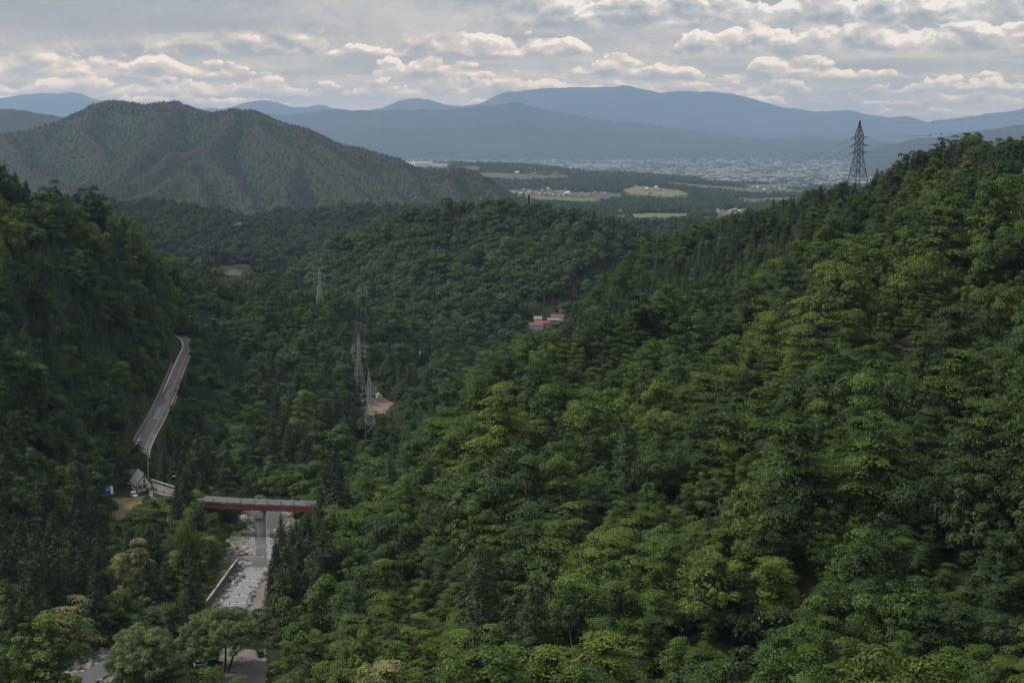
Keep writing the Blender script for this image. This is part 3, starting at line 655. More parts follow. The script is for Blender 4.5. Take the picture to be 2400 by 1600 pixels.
def make_proto(kind, arr, mb, H, Rr, key, bark):
    v, f, tn = arr
    me = mesh_np(kind + '_crown', v, f, [LM[key]]); set_tone(me, tn)
    tm = mb.mesh(kind + '_trunk', bark)
    tv = np.array(mb.v, dtype=np.float32); q4 = [g for g in mb.f if len(g) == 4]
    jf = np.concatenate([f, np.array(q4) + len(v)]); jm = mesh_np(kind + '_tree', np.concatenate([v, tv]), jf, [LM[key], bark], mi=np.concatenate([np.zeros(len(f)), np.ones(len(q4))]))
    set_tone(jm, np.concatenate([tn, np.full(len(q4), .5)]))
    PROTO.setdefault(kind, []).append(dict(crown=me, trunk=tm, join=jm, H=H, R=Rr, key=key))
for i in range(7):
    H, Rr = [12, 13, 12, 14.5, 11.5, 15, 10.5][i], [5.0, 5.6, 5.6, 4.8, 5.6, 4.6, 6.0][i]
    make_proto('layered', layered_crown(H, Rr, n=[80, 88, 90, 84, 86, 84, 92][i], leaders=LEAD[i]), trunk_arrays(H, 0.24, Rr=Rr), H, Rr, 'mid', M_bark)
for i in range(7):
    H, Rr = [11, 13, 10.5, 14, 11, 12, 9][i], [4.6, 4.6, 5.2, 4.2, 5.4, 4.4, 5.4][i]
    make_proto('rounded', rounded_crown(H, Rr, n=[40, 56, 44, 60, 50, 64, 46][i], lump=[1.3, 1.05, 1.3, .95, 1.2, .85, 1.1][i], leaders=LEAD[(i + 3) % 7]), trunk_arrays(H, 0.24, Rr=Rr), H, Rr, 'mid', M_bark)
for i in range(4):
    H, Rr = [19, 21, 17, 20][i], [4.0, 4.4, 3.7, 4.1][i]
    make_proto('cedar', conifer_crown(H, Rr, n=36, per=520, size=0.19, base=0.05, power=0.52, droop=0.42, ragged=0.2, whorl=7), trunk_arrays(H, 0.3, conifer=True), H, Rr, 'cedar', M_bark)
for i in range(4):
    H, Rr = [15, 17, 14, 16][i], [3.4, 3.8, 3.1, 3.5][i]
    make_proto('larch', conifer_crown(H, Rr, n=30, per=330, size=0.16, base=0.14, power=0.85, droop=0.12, ragged=0.28, whorl=6), trunk_arrays(H, 0.22, conifer=True), H, Rr, 'larch', M_bark)
for i in range(3):
    H, Rr = [12, 11, 13][i], [3.4, 3.0, 3.2][i]
    make_proto('pine', conifer_crown(H, Rr, n=16, per=170, size=0.26, base=0.25, power=0.5, droop=-0.15, ragged=0.4, whorl=5), trunk_arrays(H, 0.22, conifer=True), H, Rr, 'pine', M_bark)
# undergrowth and far canopies: fewer, larger leaves
for i in range(4):
    make_proto('shrub', rounded_crown([3.2, 4.2, 2.6, 5][i], [2.2, 2.6, 2.0, 2.2][i], n=16, per=110, size=0.19, low=-0.2, lump=2.0), trunk_arrays(1.5, 0.05, Rr=1, limbs=3), 3, 2, 'mid', M_bark)
for i in range(4):
    H, Rr = [11, 12, 10, 11.5][i], [5.0, 5.4, 4.6, 5.2][i]
    make_proto('far_broadleaf', rounded_crown(H, Rr, n=30, per=30, size=0.60, lump=1.7), trunk_arrays(H, 0.2, Rr=Rr, limbs=2), H, Rr, 'cool', M_bark)
for i in range(3):
    H, Rr = [15, 17, 14][i], [3.2, 3.5, 3.0][i]
    make_proto('far_conifer', conifer_crown(H, Rr, n=14, per=44, size=0.55, base=0.15, power=0.8, droop=0.25, ragged=0.2, whorl=5), trunk_arrays(H, 0.2, conifer=True), H, Rr, 'pine', M_bark)
PC = bpy.data.collections.new('tree_prototypes')        # never linked to the scene: only instanced
def forest(name, rec, variants, label=None):
    """rec rows: x, y, z, scale, variant index, rotation; variants: (mesh, material) -> ONE stuff object of instances"""
    rec = np.asarray(rec, dtype=np.float32)
    me = bpy.data.meshes.new(name); me.vertices.add(len(rec)); me.vertices.foreach_set('co', rec[:, :3].ravel())
    for nm, col, ty in (('scl', 3, 'FLOAT'), ('vid', 4, 'INT'), ('rot', 5, 'FLOAT')):
        a = me.attributes.new(nm, ty, 'POINT'); a.data.foreach_set('value', rec[:, col].astype(np.int32 if ty == 'INT' else np.float32))
    o = obj(name, me); tag(o, kind='stuff')
    col = bpy.data.collections.new(name + '_kinds')
    for i, (m, mt) in enumerate(variants):
        po = bpy.data.objects.new(f'{name}_{i:02d}', m)
        if mt is not None: po.material_slots[0].link = 'OBJECT'; po.material_slots[0].material = mt
        col.objects.link(po)
    g = bpy.data.node_groups.new(name + '_scatter', 'GeometryNodeTree')
    g.interface.new_socket('Geometry', in_out='INPUT', socket_type='NodeSocketGeometry'); g.interface.new_socket('Geometry', in_out='OUTPUT', socket_type='NodeSocketGeometry')
    t = NT(g); gi = t.a('NodeGroupInput'); go = t.a('NodeGroupOutput')
    ci = t.a('GeometryNodeCollectionInfo'); ci.inputs['Collection'].default_value = col; ci.inputs['Separate Children'].default_value = True; ci.inputs['Reset Children'].default_value = True
    def na(nm, ty): n = t.a('GeometryNodeInputNamedAttribute', data_type=ty); n.inputs[0].default_value = nm; return n.outputs[0]
    cx = t.a('ShaderNodeCombineXYZ'); t.l.new(na('rot', 'FLOAT'), cx.inputs[2])
    ip = t.a('GeometryNodeInstanceOnPoints')
    t.l.new(gi.outputs[0], ip.inputs['Points']); t.l.new(ci.outputs[0], ip.inputs['Instance']); ip.inputs['Pick Instance'].default_value = True
    t.l.new(na('vid', 'INT'), ip.inputs['Instance Index']); t.l.new(cx.outputs[0], ip.inputs['Rotation']); t.l.new(na('scl', 'FLOAT'), ip.inputs['Scale'])
    t.l.new(ip.outputs[0], go.inputs[0])
    md = o.modifiers.new('scatter', 'NODES'); md.node_group = g
    return o
# ================================================================== WHERE TREES STAND
def inpoly(px, py, poly):
    px = np.asarray(px, float); py = np.asarray(py, float); c = np.zeros(px.shape, bool); n = len(poly)
    for i in range(n):
        x1, y1 = poly[i]; x2, y2 = poly[(i + 1) % n]
        c ^= ((y1 > py) != (y2 > py)) & (px < (x2 - x1) * (py - y1) / (y2 - y1 + 1e-9) + x1)
    return c
CLEAR = [  # sight lines kept open: (outline in the photograph, distance of what is seen there)
 ([(462,1396),(500,1330),(540,1285),(520,1240),(545,1215),(560,1180),(632,1180),(628,1230),(610,1270),(602,1330),(598,1402),(560,1420),(500,1420)], 395),
 ([(520,1240),(545,1200),(560,1180),(632,1180),(625,1250),(600,1300),(545,1290)], 500),
 ([(125,1568),(175,1528),(225,1505),(250,1505),(240,1568)], 350),
 ([(455,1568),(470,1530),(520,1495),(600,1485),(604,1568)], 350), ([(376,1184),(397,1184),(397,1232),(376,1232)], 428),
 ([(465,1136),(725,1140),(722,1168),(480,1168)], 487),([(586,1165),(616,1165),(616,1255),(586,1255)], 487),
 ([(293,1088),(352,1088),(352,1146),(293,1146)], 498),([(238,1110),(266,1110),(266,1172),(238,1172)], 470),
 ([(248,1152),(300,1138),(335,1150),(300,1166),(268,1184),(248,1178)], 485),
 ([(350,1106),(385,1114),(395,1136),(372,1145),(350,1137)], 505),
 ([(316,1014),(340,960),(362,905),(402,905),(388,955),(345,1020)], 600),([(358,925),(376,875),(396,835),(428,835),(404,910)], 690),([(394,852),(415,812),(413,780),(424,770),(448,790),(444,822),(428,855)], 800),
 ([(824,846),(872,846),(872,1000),(824,1000)], 672),([(803,758),(836,758),(840,895),(803,895)], 825),([(814,700),(842,700),(842,785),(814,785)], 1140),([(722,610),(746,610),(746,692),(722,692)], 1072),
 ([(1955,270),(1994,270),(1998,416),(1952,416)], 848),
 ([(842,916),(880,914),(904,928),(880,944),(845,942)], 848),([(842,880),(880,878),(884,900),(842,904)], 878),
 ([(1226,716),(1294,714),(1294,742),(1226,748)], 1138),([(957,804),(981,804),(979,840),(961,840)], 1045),
 ([(450,596),(488,596),(488,607),(450,607)], 1190),([(506,616),(572,612),(566,634),(510,634)], 1385),
]
def clear_mask(u, v0, v1, w, y, shrink=0.95):
    bad = np.zeros(np.shape(u), bool)
    for poly, D in CLEAR:
        near = y < D - 1.5
        if not near.any(): continue
        for a in (-shrink, -.45, 0, .45, shrink):
            for b in (0.0, 0.15, 0.4, 0.7, 0.95): bad |= near & inpoly(u + a * w * (0.55 if b < .1 else 1), v0 + (v1 - v0) * b, poly)
    return bad
def ground_ok(x, y, rad=0.0):
    ok = np.ones(np.shape(x), bool)
    for ln, r in (([p for p in RIVC if p.y < 362], 9), ([p for p in RIVC if 362 <= p.y < 392], 7), ([p for p in RIVC if 385 < p.y < 540], 11), ([p for p in RIVC if p.y > 530], 3.2), (ROADC, 6.0), (LINK, 6), (BRC, 5.5)):
        if len(ln) > 1: d, _ = seg_dist(x, y, ln); ok &= d > r + rad
    ok &= np.hypot(x - YARD.x, y - YARD.y) > 15 + rad; ok &= np.hypot(x - LOT.x, y - LOT.y) > 17 + rad
    for poly, D in FIELDS_PX:
        u, v = proj(x, y, ground_z(x, y)); ok &= ~(inpoly(u, v, poly) & (np.abs(y - D) < 90))
    return ok
FIELDS_PX = [([(840,908),(880,910),(908,926),(885,950),(842,950)], 850), ([(838,872),(884,872),(888,904),(838,908)], 890), ([(1222,722),(1300,716),(1300,752),(1222,756)], 1150), ([(500,612),(578,606),(575,640),(505,640)], 1400)]
def visible_grid(add=9.0):
    sl_ = (ZZ + add) / YY; cm = np.maximum.accumulate(sl_, axis=1); return np.concatenate([cm[:, :1], cm[:, :-1]], axis=1)
VG = visible_grid()
def hidden(x, y, ztop, margin=0.004):
    fi = (x / y + SM) / (2 * SM) * (NS - 1); fj = (np.log(y) - L_[0]) / (L_[-1] - L_[0]) * (NL - 1)
    return ztop / y < bil(VG, fi, np.maximum(fj - 2, 0)) - margin
def scatter(y0, y1, sp, smax=0.41):
    xs = np.arange(-smax * y1, smax * y1, sp); ys = np.arange(y0, y1, sp * 0.87)
    X, Y = np.meshgrid(xs, ys); X = X + (np.arange(len(ys)) % 2)[:, None] * sp / 2
    X = X.ravel() + rng.uniform(-.42, .42, X.size) * sp; Y = Y.ravel() + rng.uniform(-.42, .42, Y.size) * sp
    m = (np.abs(X / Y) < smax) & (Y > y0) & (Y < y1); return X[m], Y[m]
SPECIES = [  # outline in the photograph, nearest/farthest distance, {kind: share}
 ([(0,1130),(235,1150),(255,1330),(180,1420),(0,1420)], 300, 480, dict(cedar=.92, layered=.08)),
 ([(250,1195),(335,1200),(480,1270),(475,1390),(380,1390),(300,1290)], 330, 480, dict(cedar=.8, layered=.2)),
 ([(745,1120),(650,1180),(600,1250),(596,1420),(700,1430),(775,1310),(800,1160)], 330, 500, dict(cedar=.95, larch=.05)),
 ([(330,1010),(425,1015),(560,1090),(540,1135),(360,1120)], 480, 680, dict(cedar=.75, larch=.1, layered=.15)),
 ([(600,930),(835,925),(835,1035),(620,1050)], 560, 800, dict(cedar=.75, larch=.15, layered=.1)),
 ([(1050,1310),(1225,1330),(1245,1500),(1065,1550)], 230, 330, dict(cedar=.5, layered=.3, rounded=.2)),
 ([(870,790),(1000,820),(1015,900),(890,910)], 850, 1150, dict(cedar=.5, rounded=.5)),
 ([(0,590),(130,610),(340,800),(300,960),(120,900),(0,820)], 400, 800, dict(larch=.8, cedar=.1, rounded=.1)),
 ([(440,760),(720,860),(700,960),(520,900)], 700, 1000, dict(larch=.7, cedar=.1, rounded=.2)),
 ([(0,405),(120,440),(300,560),(340,700),(200,640),(0,520)], 500, 900, dict(larch=.35, pine=.35, rounded=.3)),
 ([(860,985),(1015,950),(1005,1110),(850,1160),(770,1140)], 380, 560, dict(larch=.75, layered=.25)),
 ([(1290,745),(1440,620),(1660,515),(1810,455),(1900,450),(1830,580),(1560,730),(1320,800)], 560, 1000, dict(larch=.5, pine=.3, rounded=.2)),
 ([(1800,430),(2100,365),(2352,300),(2352,360),(2100,420),(1850,500)], 560, 950, dict(pine=.45, rounded=.4, larch=.15)),
 ([(1950,450),(2352,380),(2352,620),(1900,720),(1700,650)], 400, 800, dict(rounded=.55, layered=.35, larch=.1)),
]
def species(u, v, y, x):
    r = rng.random(len(u)); kinds = np.empty(len(u), object)
    right = u > 1000 + (v - 900) * -0.9
    base_r = (('layered', .66), ('rounded', .3), ('larch', .04)); base_l = (('layered', .38), ('rounded', .5), ('larch', .06), ('cedar', .06))
    for i in range(len(u)):
        t = 0
        for k, p in (base_r if right[i] else base_l):
            t += p
            if r[i] < t: kinds[i] = k; break
        else: kinds[i] = 'rounded'
    for poly, d0, d1, mix in SPECIES:
        m = inpoly(u, v, poly) & (y > d0) & (y < d1)
        for i in np.nonzero(m)[0]:
            t = 0
            for k, p in mix.items():
                t += p
                if r[i] < t: kinds[i] = k; break
    return kinds, right
def belt(sp, side):
    X, Y = scatter(165, 1150, sp, 0.50); Z = ground_z(X, Y); U, V = proj(X, Y, Z + 9); k, r_ = species(U, V, Y, X); m = r_ if side else ~r_
    return X[m], Y[m], k[m], r_[m]
_a = belt(7.6, True); _b = belt(6.5, False)
X1, Y1, K1, RIGHT = [np.concatenate([p, q]) for p, q in zip(_a, _b)]

# cedars stand closer together
Xc, Yc = scatter(300, 820, 5.0); Zc_ = ground_z(Xc, Yc); Uc, Vc = proj(Xc, Yc, Zc_ + 14); Kc, Rc = species(Uc, Vc, Yc, Xc)
mc = Kc == 'cedar'
keep1 = (K1 != 'cedar') | (Y1 > 820) | (Y1 < 300)
X1 = np.concatenate([X1[keep1], Xc[mc]]); Y1 = np.concatenate([Y1[keep1], Yc[mc]]); Z1 = ground_z(X1, Y1); K1 = np.concatenate([K1[keep1], Kc[mc]]); RIGHT = np.concatenate([RIGHT[keep1], Rc[mc]])
n1 = len(X1)
SC = np.clip(rng.lognormal(-0.14, 0.30, n1), 0.42, 1.6) * np.where((K1 == 'larch') & (Y1 > 500), 0.85, 1.0)
BL = (K1 == 'layered') | (K1 == 'rounded')
SC = np.where(BL & RIGHT, SC * (1.26 - 0.38 * sst(420, 720, Y1)), np.where(BL, SC * 1.1, SC)); SC = np.where(BL, SC * (1 + 0.55 * fbm(X1 / 25, Y1 / 25, 77, 2)), SC)
SC = np.where((K1 == 'cedar'), SC * 0.95, SC); SC = np.where(K1 == 'pine', SC * .85, SC); SC = np.where(((K1 == 'larch') | (K1 == 'pine') | (K1 == 'cedar')) & (Y1 > 600), SC * .82, SC)
VI = rng.integers(0, 84, n1); RO = rng.uniform(0, 6.28, n1)
HH = np.array([PROTO[k][v % len(PROTO[k])]['H'] for k, v in zip(K1, VI)]) * SC; RR_ = np.array([PROTO[k][v % len(PROTO[k])]['R'] for k, v in zip(K1, VI)]) * SC
Ut, Vt = proj(X1, Y1, Z1 + HH); Ub, Vb = proj(X1, Y1, Z1); Wp = RR_ / Y1 * F / K
gap = (fbm(X1 / 16, Y1 / 16, 131, 2) > .42) & BL & RIGHT
ok = ~gap & ground_ok(X1, Y1) & ~clear_mask((Ut + Ub) / 2, Vt, Vb, Wp, Y1)
SPECIAL = [
 ('rounded', 4, 438, 1530, None, 312, .8, 'mid', 'broadleaf_tree', 'bright green bushy tree at the bottom edge between the two willows'),
 ('layered', 5, 545, 1548, None, 306, .7, 'mid', 'broadleaf_tree', 'green tree at the bottom edge in front of the trunked willow'),
 ('cedar', 1, 357, 1010, None, 574, .9, 'cedar', 'cedar_tree', 'dark cedar at the valley side of the road just above the timbered house'),
 ('cedar', 2, 350, 1038, None, 548, .8, 'cedar', 'cedar_tree', 'shorter dark cedar between the hidden road and the bridge approach'),
 ('rounded', 5, 338, 1052, None, 536, .8, 'dark', 'broadleaf_tree', 'dark leafy tree filling the gap behind the timbered house roof ridge'),
 ('rounded', 0, 284, 1078, None, 512, .75, 'dark', 'broadleaf_tree', 'dark leafy tree between the billboards and the timbered house'),
 ('rounded', 2, 303, 1080, None, 519, .6, 'mid', 'broadleaf_tree', 'green tree touching the left eave of the timbered house roof'),
 ('layered', 1, 312, 1010, None, 555, 1.0, 'dark', 'broadleaf_tree', 'dark tiered tree hiding the road where it drops behind the forest above the house'),
 ('layered', 0, 326, 1036, None, 541, .9, 'mid', 'broadleaf_tree', 'mid green tree directly above the timbered house roof, in front of hidden road'),
 ('rounded', 1, 300, 1050, None, 528, 1.0, 'dark', 'broadleaf_tree', 'dark rounded tree up left of the timbered house roof'),
 ('rounded', 3, 345, 1062, None, 530, .7, 'mid', 'broadleaf_tree', 'leafy tree behind the right side of the timbered house'),
 # kind, variant, column of the crown, row of the top, row of the ground, distance, width factor, leaf key, name, label
 ('layered', 3, 880, 1478, None, 262, 1.0, 'cream', 'dogwood_tree', 'creamy yellow tiered flowering tree near the bottom edge, brightest crown on the right slope'),
 ('layered', 0, 845, 1510, None, 256, .8, 'cream', 'dogwood_tree', 'smaller creamy tiered tree just left of the brightest cream crown, bottom edge'),
 ('layered', 4, 293, 1228, None, 405, .9, 'cream', 'dogwood_tree', 'yellowish tiered tree rising alone among dark cedars left of the bridge'),
 ('layered', 2, 150, 1372, None, 355, .8, 'cream', 'dogwood_tree', 'pale yellow layered tree behind the big bushy green tree at lower left'),
 ('rounded', 3, 100, 1412, None, 318, 1.3, 'mid', 'broadleaf_tree', 'big bushy bright green tree at lower left, beside the stony river bend'),
 ('rounded', 1, 30, 1500, None, 290, .9, 'mid', 'broadleaf_tree', 'green leafy tree in the bottom left corner of the photo'),
 ('layered', 1, 462, 1141, None, 455, 1.0, 'dark', 'broadleaf_tree', 'dark rounded tiered tree hiding the left end of the red girder'),
 ('cedar', 0, 404, 1108, None, 470, .75, 'cedar', 'cedar_tree', 'slim dark cedar standing in front of the bridge approach road'),
 ('rounded', 2, 425, 1196, None, 430, .8, 'olive', 'broadleaf_tree', 'light green rounded tree below the dark crown at the bridge end'),
 ('layered', 0, 335, 1150, None, 450, .95, 'mid', 'broadleaf_tree', 'mid green tiered tree directly below the half-timbered house'),
 ('cedar', 1, 645, 1178, None, 432, 1.15, 'cedar', 'cedar_tree', 'tall dark cedar at the river edge just right of the bridge pier'),
 ('cedar', 2, 632, 1240, None, 408, 1.1, 'cedar', 'cedar_tree', 'tall dark cedar leaning over the right river bank, lower neighbour of the pier cedar'),
 ('cedar', 3, 622, 1290, None, 385, 1.0, 'cedar', 'cedar_tree', 'dark cedar on the river bank beside the pale gravel bar'),
 ('cedar', 0, 738, 1128, None, 440, 1.1, 'cedar', 'cedar_tree', 'dark cedar covering the right end of the red bridge'),
 ('rounded', 0, 720, 1325, None, 340, 1.35, 'mid', 'broadleaf_tree', 'large bright green spreading tree below the cedars, right of the river'),
 ('rounded', 4, 560, 1490, None, 0, .5, 'dark', 'broadleaf_tree', ''),
 ('rounded', 2, 600, 1402, None, 366, .55, 'dark', 'broadleaf_tree', 'small dark round tree at the lower end of the gravel bar'),
 ('layered', 1, 925, 926, None, 800, 1.2, 'mid', 'broadleaf_tree', 'big domed green tree just right of the lowest left pylon'),
 ('layered', 4, 840, 1010, None, 620, 1.1, 'mid', 'broadleaf_tree', 'wide domed green tree hiding the foot of the lowest left pylon'),
 ('layered', 2, 690, 1052, None, 545, 1.25, 'mid', 'broadleaf_tree', 'wide low domed tree above the red bridge, right of its middle'),
 ('layered', 3, 520, 1060, None, 545, 1.1, 'dark', 'broadleaf_tree', 'large dark tiered tree directly above the left half of the bridge'),
 ('rounded', 2, 1046, 852, None, 1010, .45, 'red', 'withered_tree', 'small rusty red withered tree in the valley left of the dark slope edge'),
 ('rounded', 3, 1288, 672, None, 1200, 1.0, 'cream', 'yellow_tree', 'yellow green tree rising behind the red roofed houses'),
 ('rounded', 2, 1225, 690, None, 1210, .8, 'olive', 'yellow_tree', 'olive yellow tree up the hill left of the red roofed houses'),
 ('layered', 2, 1225, 748, None, 1020, .9, 'olive', 'yellow_tree', 'yellowish tree below the red roofed houses at the slope edge'),
 ('rounded', 1, 1205, 760, None, 1000, 1.0, 'cool', 'broadleaf_tree', 'round bluish green tree below and left of the red roofed houses'),
 ('rounded', 0, 910, 762, None, 1250, .6, 'cream', 'yellow_tree', 'small bright yellow green tree on the valley floor beyond the pylons'),
 ('rounded', 0, 2010, 948, None, 330, 1.1, 'olive', 'broadleaf_tree', ''),
]
SPECIAL = [s for s in SPECIAL if s[9]]
def place_tree(kind, vi, x, y, z, sc, rot, key, name, label, cat, group=None, trunk=True):
    p = PROTO[kind][vi % len(PROTO[kind])]
    r = empty(name, (x, y, z), rot, label, cat, group); r.scale = (sc, sc, sc)
    c = obj('crown', p['crown'], r); c.material_slots[0].link = 'OBJECT'; c.material_slots[0].material = LM[key]
    if trunk: obj('trunk', p['trunk'], r)
    return r
spec_xy = []
for kind, vi, u, vt, _, D, wf, key, name, label in SPECIAL:
    p = P(u, vt, D); g = gz(p.x, p.y); H = p.z - g; pr = PROTO[kind][vi % len(PROTO[kind])]
    sc = max(0.35, min(2.2, H / pr['H']))
    if H < 5: g = p.z - 5.5 * wf - 3; sc = (p.z - g) / pr['H']
    o = place_tree(kind, vi, p.x, p.y, g, sc, rng.uniform(0, 6.28), key, name, label, name.replace('_', ' '), 'single trees that stand out from the forest')
    if kind not in ('cedar',): o.scale = (sc * wf * (0.6 if H / pr['H'] > 1.7 else 1) if H / pr['H'] > 1.4 else max(sc, wf * .9), ) * 2 + (sc,)
    else: o.scale = (sc * .72, sc * .72, sc)
    spec_xy.append((p.x, p.y, pr['R'] * o.scale[0] * 0.8, u, vt, D, pr['R'] * o.scale[0] / D * F / K, label))
for p in ROADC[::2]:                          # an open view of the road
    for off in (-3.4, -0.8):
        ur, vr = proj(p.x + off, p.y, p.z)
        if vr < 1020: ok &= ~((Y1 < p.y + 4) & (np.abs((Ut + Ub) / 2 - ur) < Wp * (.95 if off < 3 else .5) + 1) & (Vt - 5 < vr) & (Vb > vr))
for x, y, r, u, vt, D, w_, lb in spec_xy:     # room for them, and an open view of their upper half
    ok &= ~(np.hypot(X1 - x, Y1 - y) < r)
    near = (Y1 < D) & (Y1 > D - 120); ok &= ~(near & (np.abs(Ut - u) < w_ * 1.0) & (Vt < vt + 45) & (Vb > vt))
for x, y, r in ((P(335, 1450, 312).x, 312, 12), (P(505, 1450, 337).x, 337, 13)): ok &= np.hypot(X1 - x, Y1 - y) > r
WIL_CLEAR = [([(240,1445),(420,1445),(420,1568),(240,1568)], 300), ([(410,1400),(605,1400),(605,1568),(410,1568)], 330)]
for poly, D in WIL_CLEAR: ok &= ~((Y1 < D) & inpoly(Ut, Vt + 10, poly))
ok &= ~hidden(X1, Y1, Z1 + HH)
X1, Y1, Z1, K1, RIGHT, SC, VI, RO, HH, RR_, Ut, Vt, Vb, Wp = [a[ok] for a in (X1, Y1, Z1, K1, RIGHT, SC, VI, RO, HH, RR_, Ut, Vt, Vb, Wp)]
n1 = len(X1)
# leaf tone of each tree
KEYS = np.empty(n1, object); ton = fbm(X1 / 60, Y1 / 60, 91, 3) + rng.normal(0, .35, n1)
for i in range(n1):
    k = K1[i]
    if k == 'cedar': KEYS[i] = 'cedar'
    elif k == 'larch': KEYS[i] = 'larch'
    elif k == 'pine': KEYS[i] = 'pine' if ton[i] < .35 else 'brown'
    elif RIGHT[i]: KEYS[i] = 'olive' if ton[i] > .62 else ('mid' if ton[i] > -.12 else 'dark')
    elif Y1[i] > 560 and Ut[i] > 420: KEYS[i] = 'olive' if ton[i] > 1.05 else ('mid' if ton[i] > .6 else ('cool' if ton[i] > -.05 else 'dark'))
    else: KEYS[i] = 'olive' if ton[i] > .5 else ('mid' if ton[i] > -.15 else ('cool' if ton[i] > -.35 else 'dark'))  # more olive and mid leaves paint highlights onto the shaded left slope
# which of them show largest: paint crowns from near to far on a coarse picture
order = np.argsort(Y1); buf = np.zeros((400, 600), bool); vis = np.zeros(n1)
for i in order:
    u0, u1 = (Ut[i] - Wp[i] * .8) / 4, (Ut[i] + Wp[i] * .8) / 4; v0 = Vt[i] / 4; v1 = min(Vb[i], Vt[i] + (Vb[i] - Vt[i]) * .95) / 4
    a, b, c, d = int(max(u0, 0)), int(min(u1 + 1, 588)), int(max(v0, 0)), int(min(v1 + 1, 392))
    if a >= b or c >= d: continue
    w_ = buf[c:d, a:b]; vis[i] = (~w_).sum(); w_[:] = True
ind = np.zeros(n1, bool)
for kinds, lim in ((('layered', 'rounded'), 272), (('cedar',), 130), (('larch',), 120), (('pine',), 50)):
    m = np.nonzero(np.isin(K1, kinds))[0]; m = m[np.argsort(-vis[m])][:lim]; ind[m[vis[m] > 0]] = True
NAMES = dict(layered='broadleaf_tree', rounded='broadleaf_tree', cedar='cedar_tree', larch='larch_tree', pine='pine_tree')
FORM = dict(layered='tiered', rounded='rounded', cedar='narrow', larch='feathery', pine='ragged')
TONE = dict(mid='mid green', dark='dark green', olive='light olive', cool='bluish green', cedar='dark', larch='soft green', pine='dark', brown='brownish')
seen = set()
ONES = 'zero one two three four five six seven eight nine ten eleven twelve thirteen fourteen fifteen sixteen seventeen eighteen nineteen'.split()
TENS = 'x x twenty thirty forty fifty sixty seventy eighty ninety'.split()
def say(n): n = int(n); return ONES[n] if n < 20 else ('one hundred' if n > 99 else TENS[n // 10] + ('' if n % 10 == 0 else '-' + ONES[n % 10]))
MARKS = [(1975, 420, 'ridge pylon'), (600, 1150, 'red bridge'), (540, 1340, 'river weirs'), (325, 1130, 'timbered house'), (250, 1140, 'billboards'), (390, 900, 'striped road'), (430, 785, 'road bend'), (865, 925, 'brown field'), (847, 960, 'lowest pylon'),
         (1255, 735, 'red-roofed hamlet'), (968, 820, 'pale column'), (510, 1470, 'trunked willow'), (335, 1520, 'dense willow'), (733, 650, 'farthest pylon'), (880, 1520, 'cream tree'), (190, 1530, 'river bend')]
cand = list(np.nonzero(ind)[0])
for i in cand:
    u_, v_ = Ut[i], Vt[i] + min(Vb[i] - Vt[i], 60) * .4
    mk = min(MARKS, key=lambda m: math.hypot((m[0] - u_), (m[1] - v_))); du, dv = u_ - mk[0], v_ - mk[1]
    rel_w = ('right of' if du > 0 else 'left of') if abs(du) > abs(dv) else ('below' if dv > 0 else 'above')
    nm = NAMES[K1[i]].split('_')[0]; base = f"{TONE[KEYS[i]]} {FORM[K1[i]]} {nm} tree {rel_w} {mk[2]}"
    for ddu, ddv in ((0, 0), (.5, 0), (0, .5), (-.5, 0), (0, -.5), (.5, .5), (-.5, -.5), (1, 0), (0, 1)):
        a_, b_ = say(min(99, max(0, round(u_ / 23.52 + ddu)))), say(min(99, max(0, round(v_ / 15.68 + ddv)))); lab = f"{base}, {a_} percent across, {b_} percent down"
        if lab not in seen: break
    else: ind[i] = False; continue
    seen.add(lab)
    place_tree(K1[i], int(VI[i]), X1[i], Y1[i], Z1[i], SC[i], RO[i], KEYS[i], NAMES[K1[i]], lab, nm + ' tree', nm + ' trees of the valley forest')
def var_table(kinds, keys, keep):
    tab, vt = {}, []
    vid = np.zeros(len(kinds), int)
    for i in range(len(kinds)):
        if not keep[i]: continue
        k = (kinds[i], VI[i] % len(PROTO[kinds[i]]), keys[i])
        if k not in tab: tab[k] = None
    for j, k in enumerate(sorted(tab)): tab[k] = j; vt.append((PROTO[k[0]][k[1]]['join'], LM[k[2]]))
    for i in range(len(kinds)):
        if keep[i]: vid[i] = tab[(kinds[i], VI[i] % len(PROTO[kinds[i]]), keys[i])]
    return vid, vt
for nm, kinds in (('broadleaf_forest', ('layered', 'rounded')), ('conifer_forest', ('cedar', 'larch', 'pine'))):
    m = np.isin(K1, kinds) & ~ind; vid, vt = var_table(K1, KEYS, m)
    forest(nm, np.column_stack([X1, Y1, Z1, SC, vid, RO])[m], vt)
# undergrowth between the trunks and on the banks
Xs, Ys = [np.concatenate(q) for q in zip(scatter(130, 640, 3.9, 0.42), scatter(640, 960, 3.6, 0.42))]; _d, _ = seg_dist(Xs, Ys, ROADC); _k = (Ys < 640) | (_d < 26); Xs, Ys = Xs[_k], Ys[_k]; Zs = ground_z(Xs, Ys); Us, Vs = proj(Xs, Ys, Zs + 2.5); Ub2, Vb2 = proj(Xs, Ys, Zs)
oks = ~((Us > 1000 + (Vs - 900) * -0.9) & (rng.random(len(Xs)) < .8)) & ground_ok(Xs, Ys, -1.5) & ~hidden(Xs, Ys, Zs + 3, 0.0) & ~clear_mask(Us, Vs, Vb2, 2.2 / Ys * F / K, Ys, 0.6)
ss = rng.uniform(0.6, 1.5, len(Xs)); sv = rng.integers(0, 12, len(Xs))
skey = ['mid', 'cool', 'olive']
forest('undergrowth', np.column_stack([Xs, Ys, Zs - .3, ss, sv, rng.uniform(0, 6.28, len(Xs))])[oks], [(PROTO['shrub'][i % 4]['join'], LM[skey[i // 4]]) for i in range(12)])
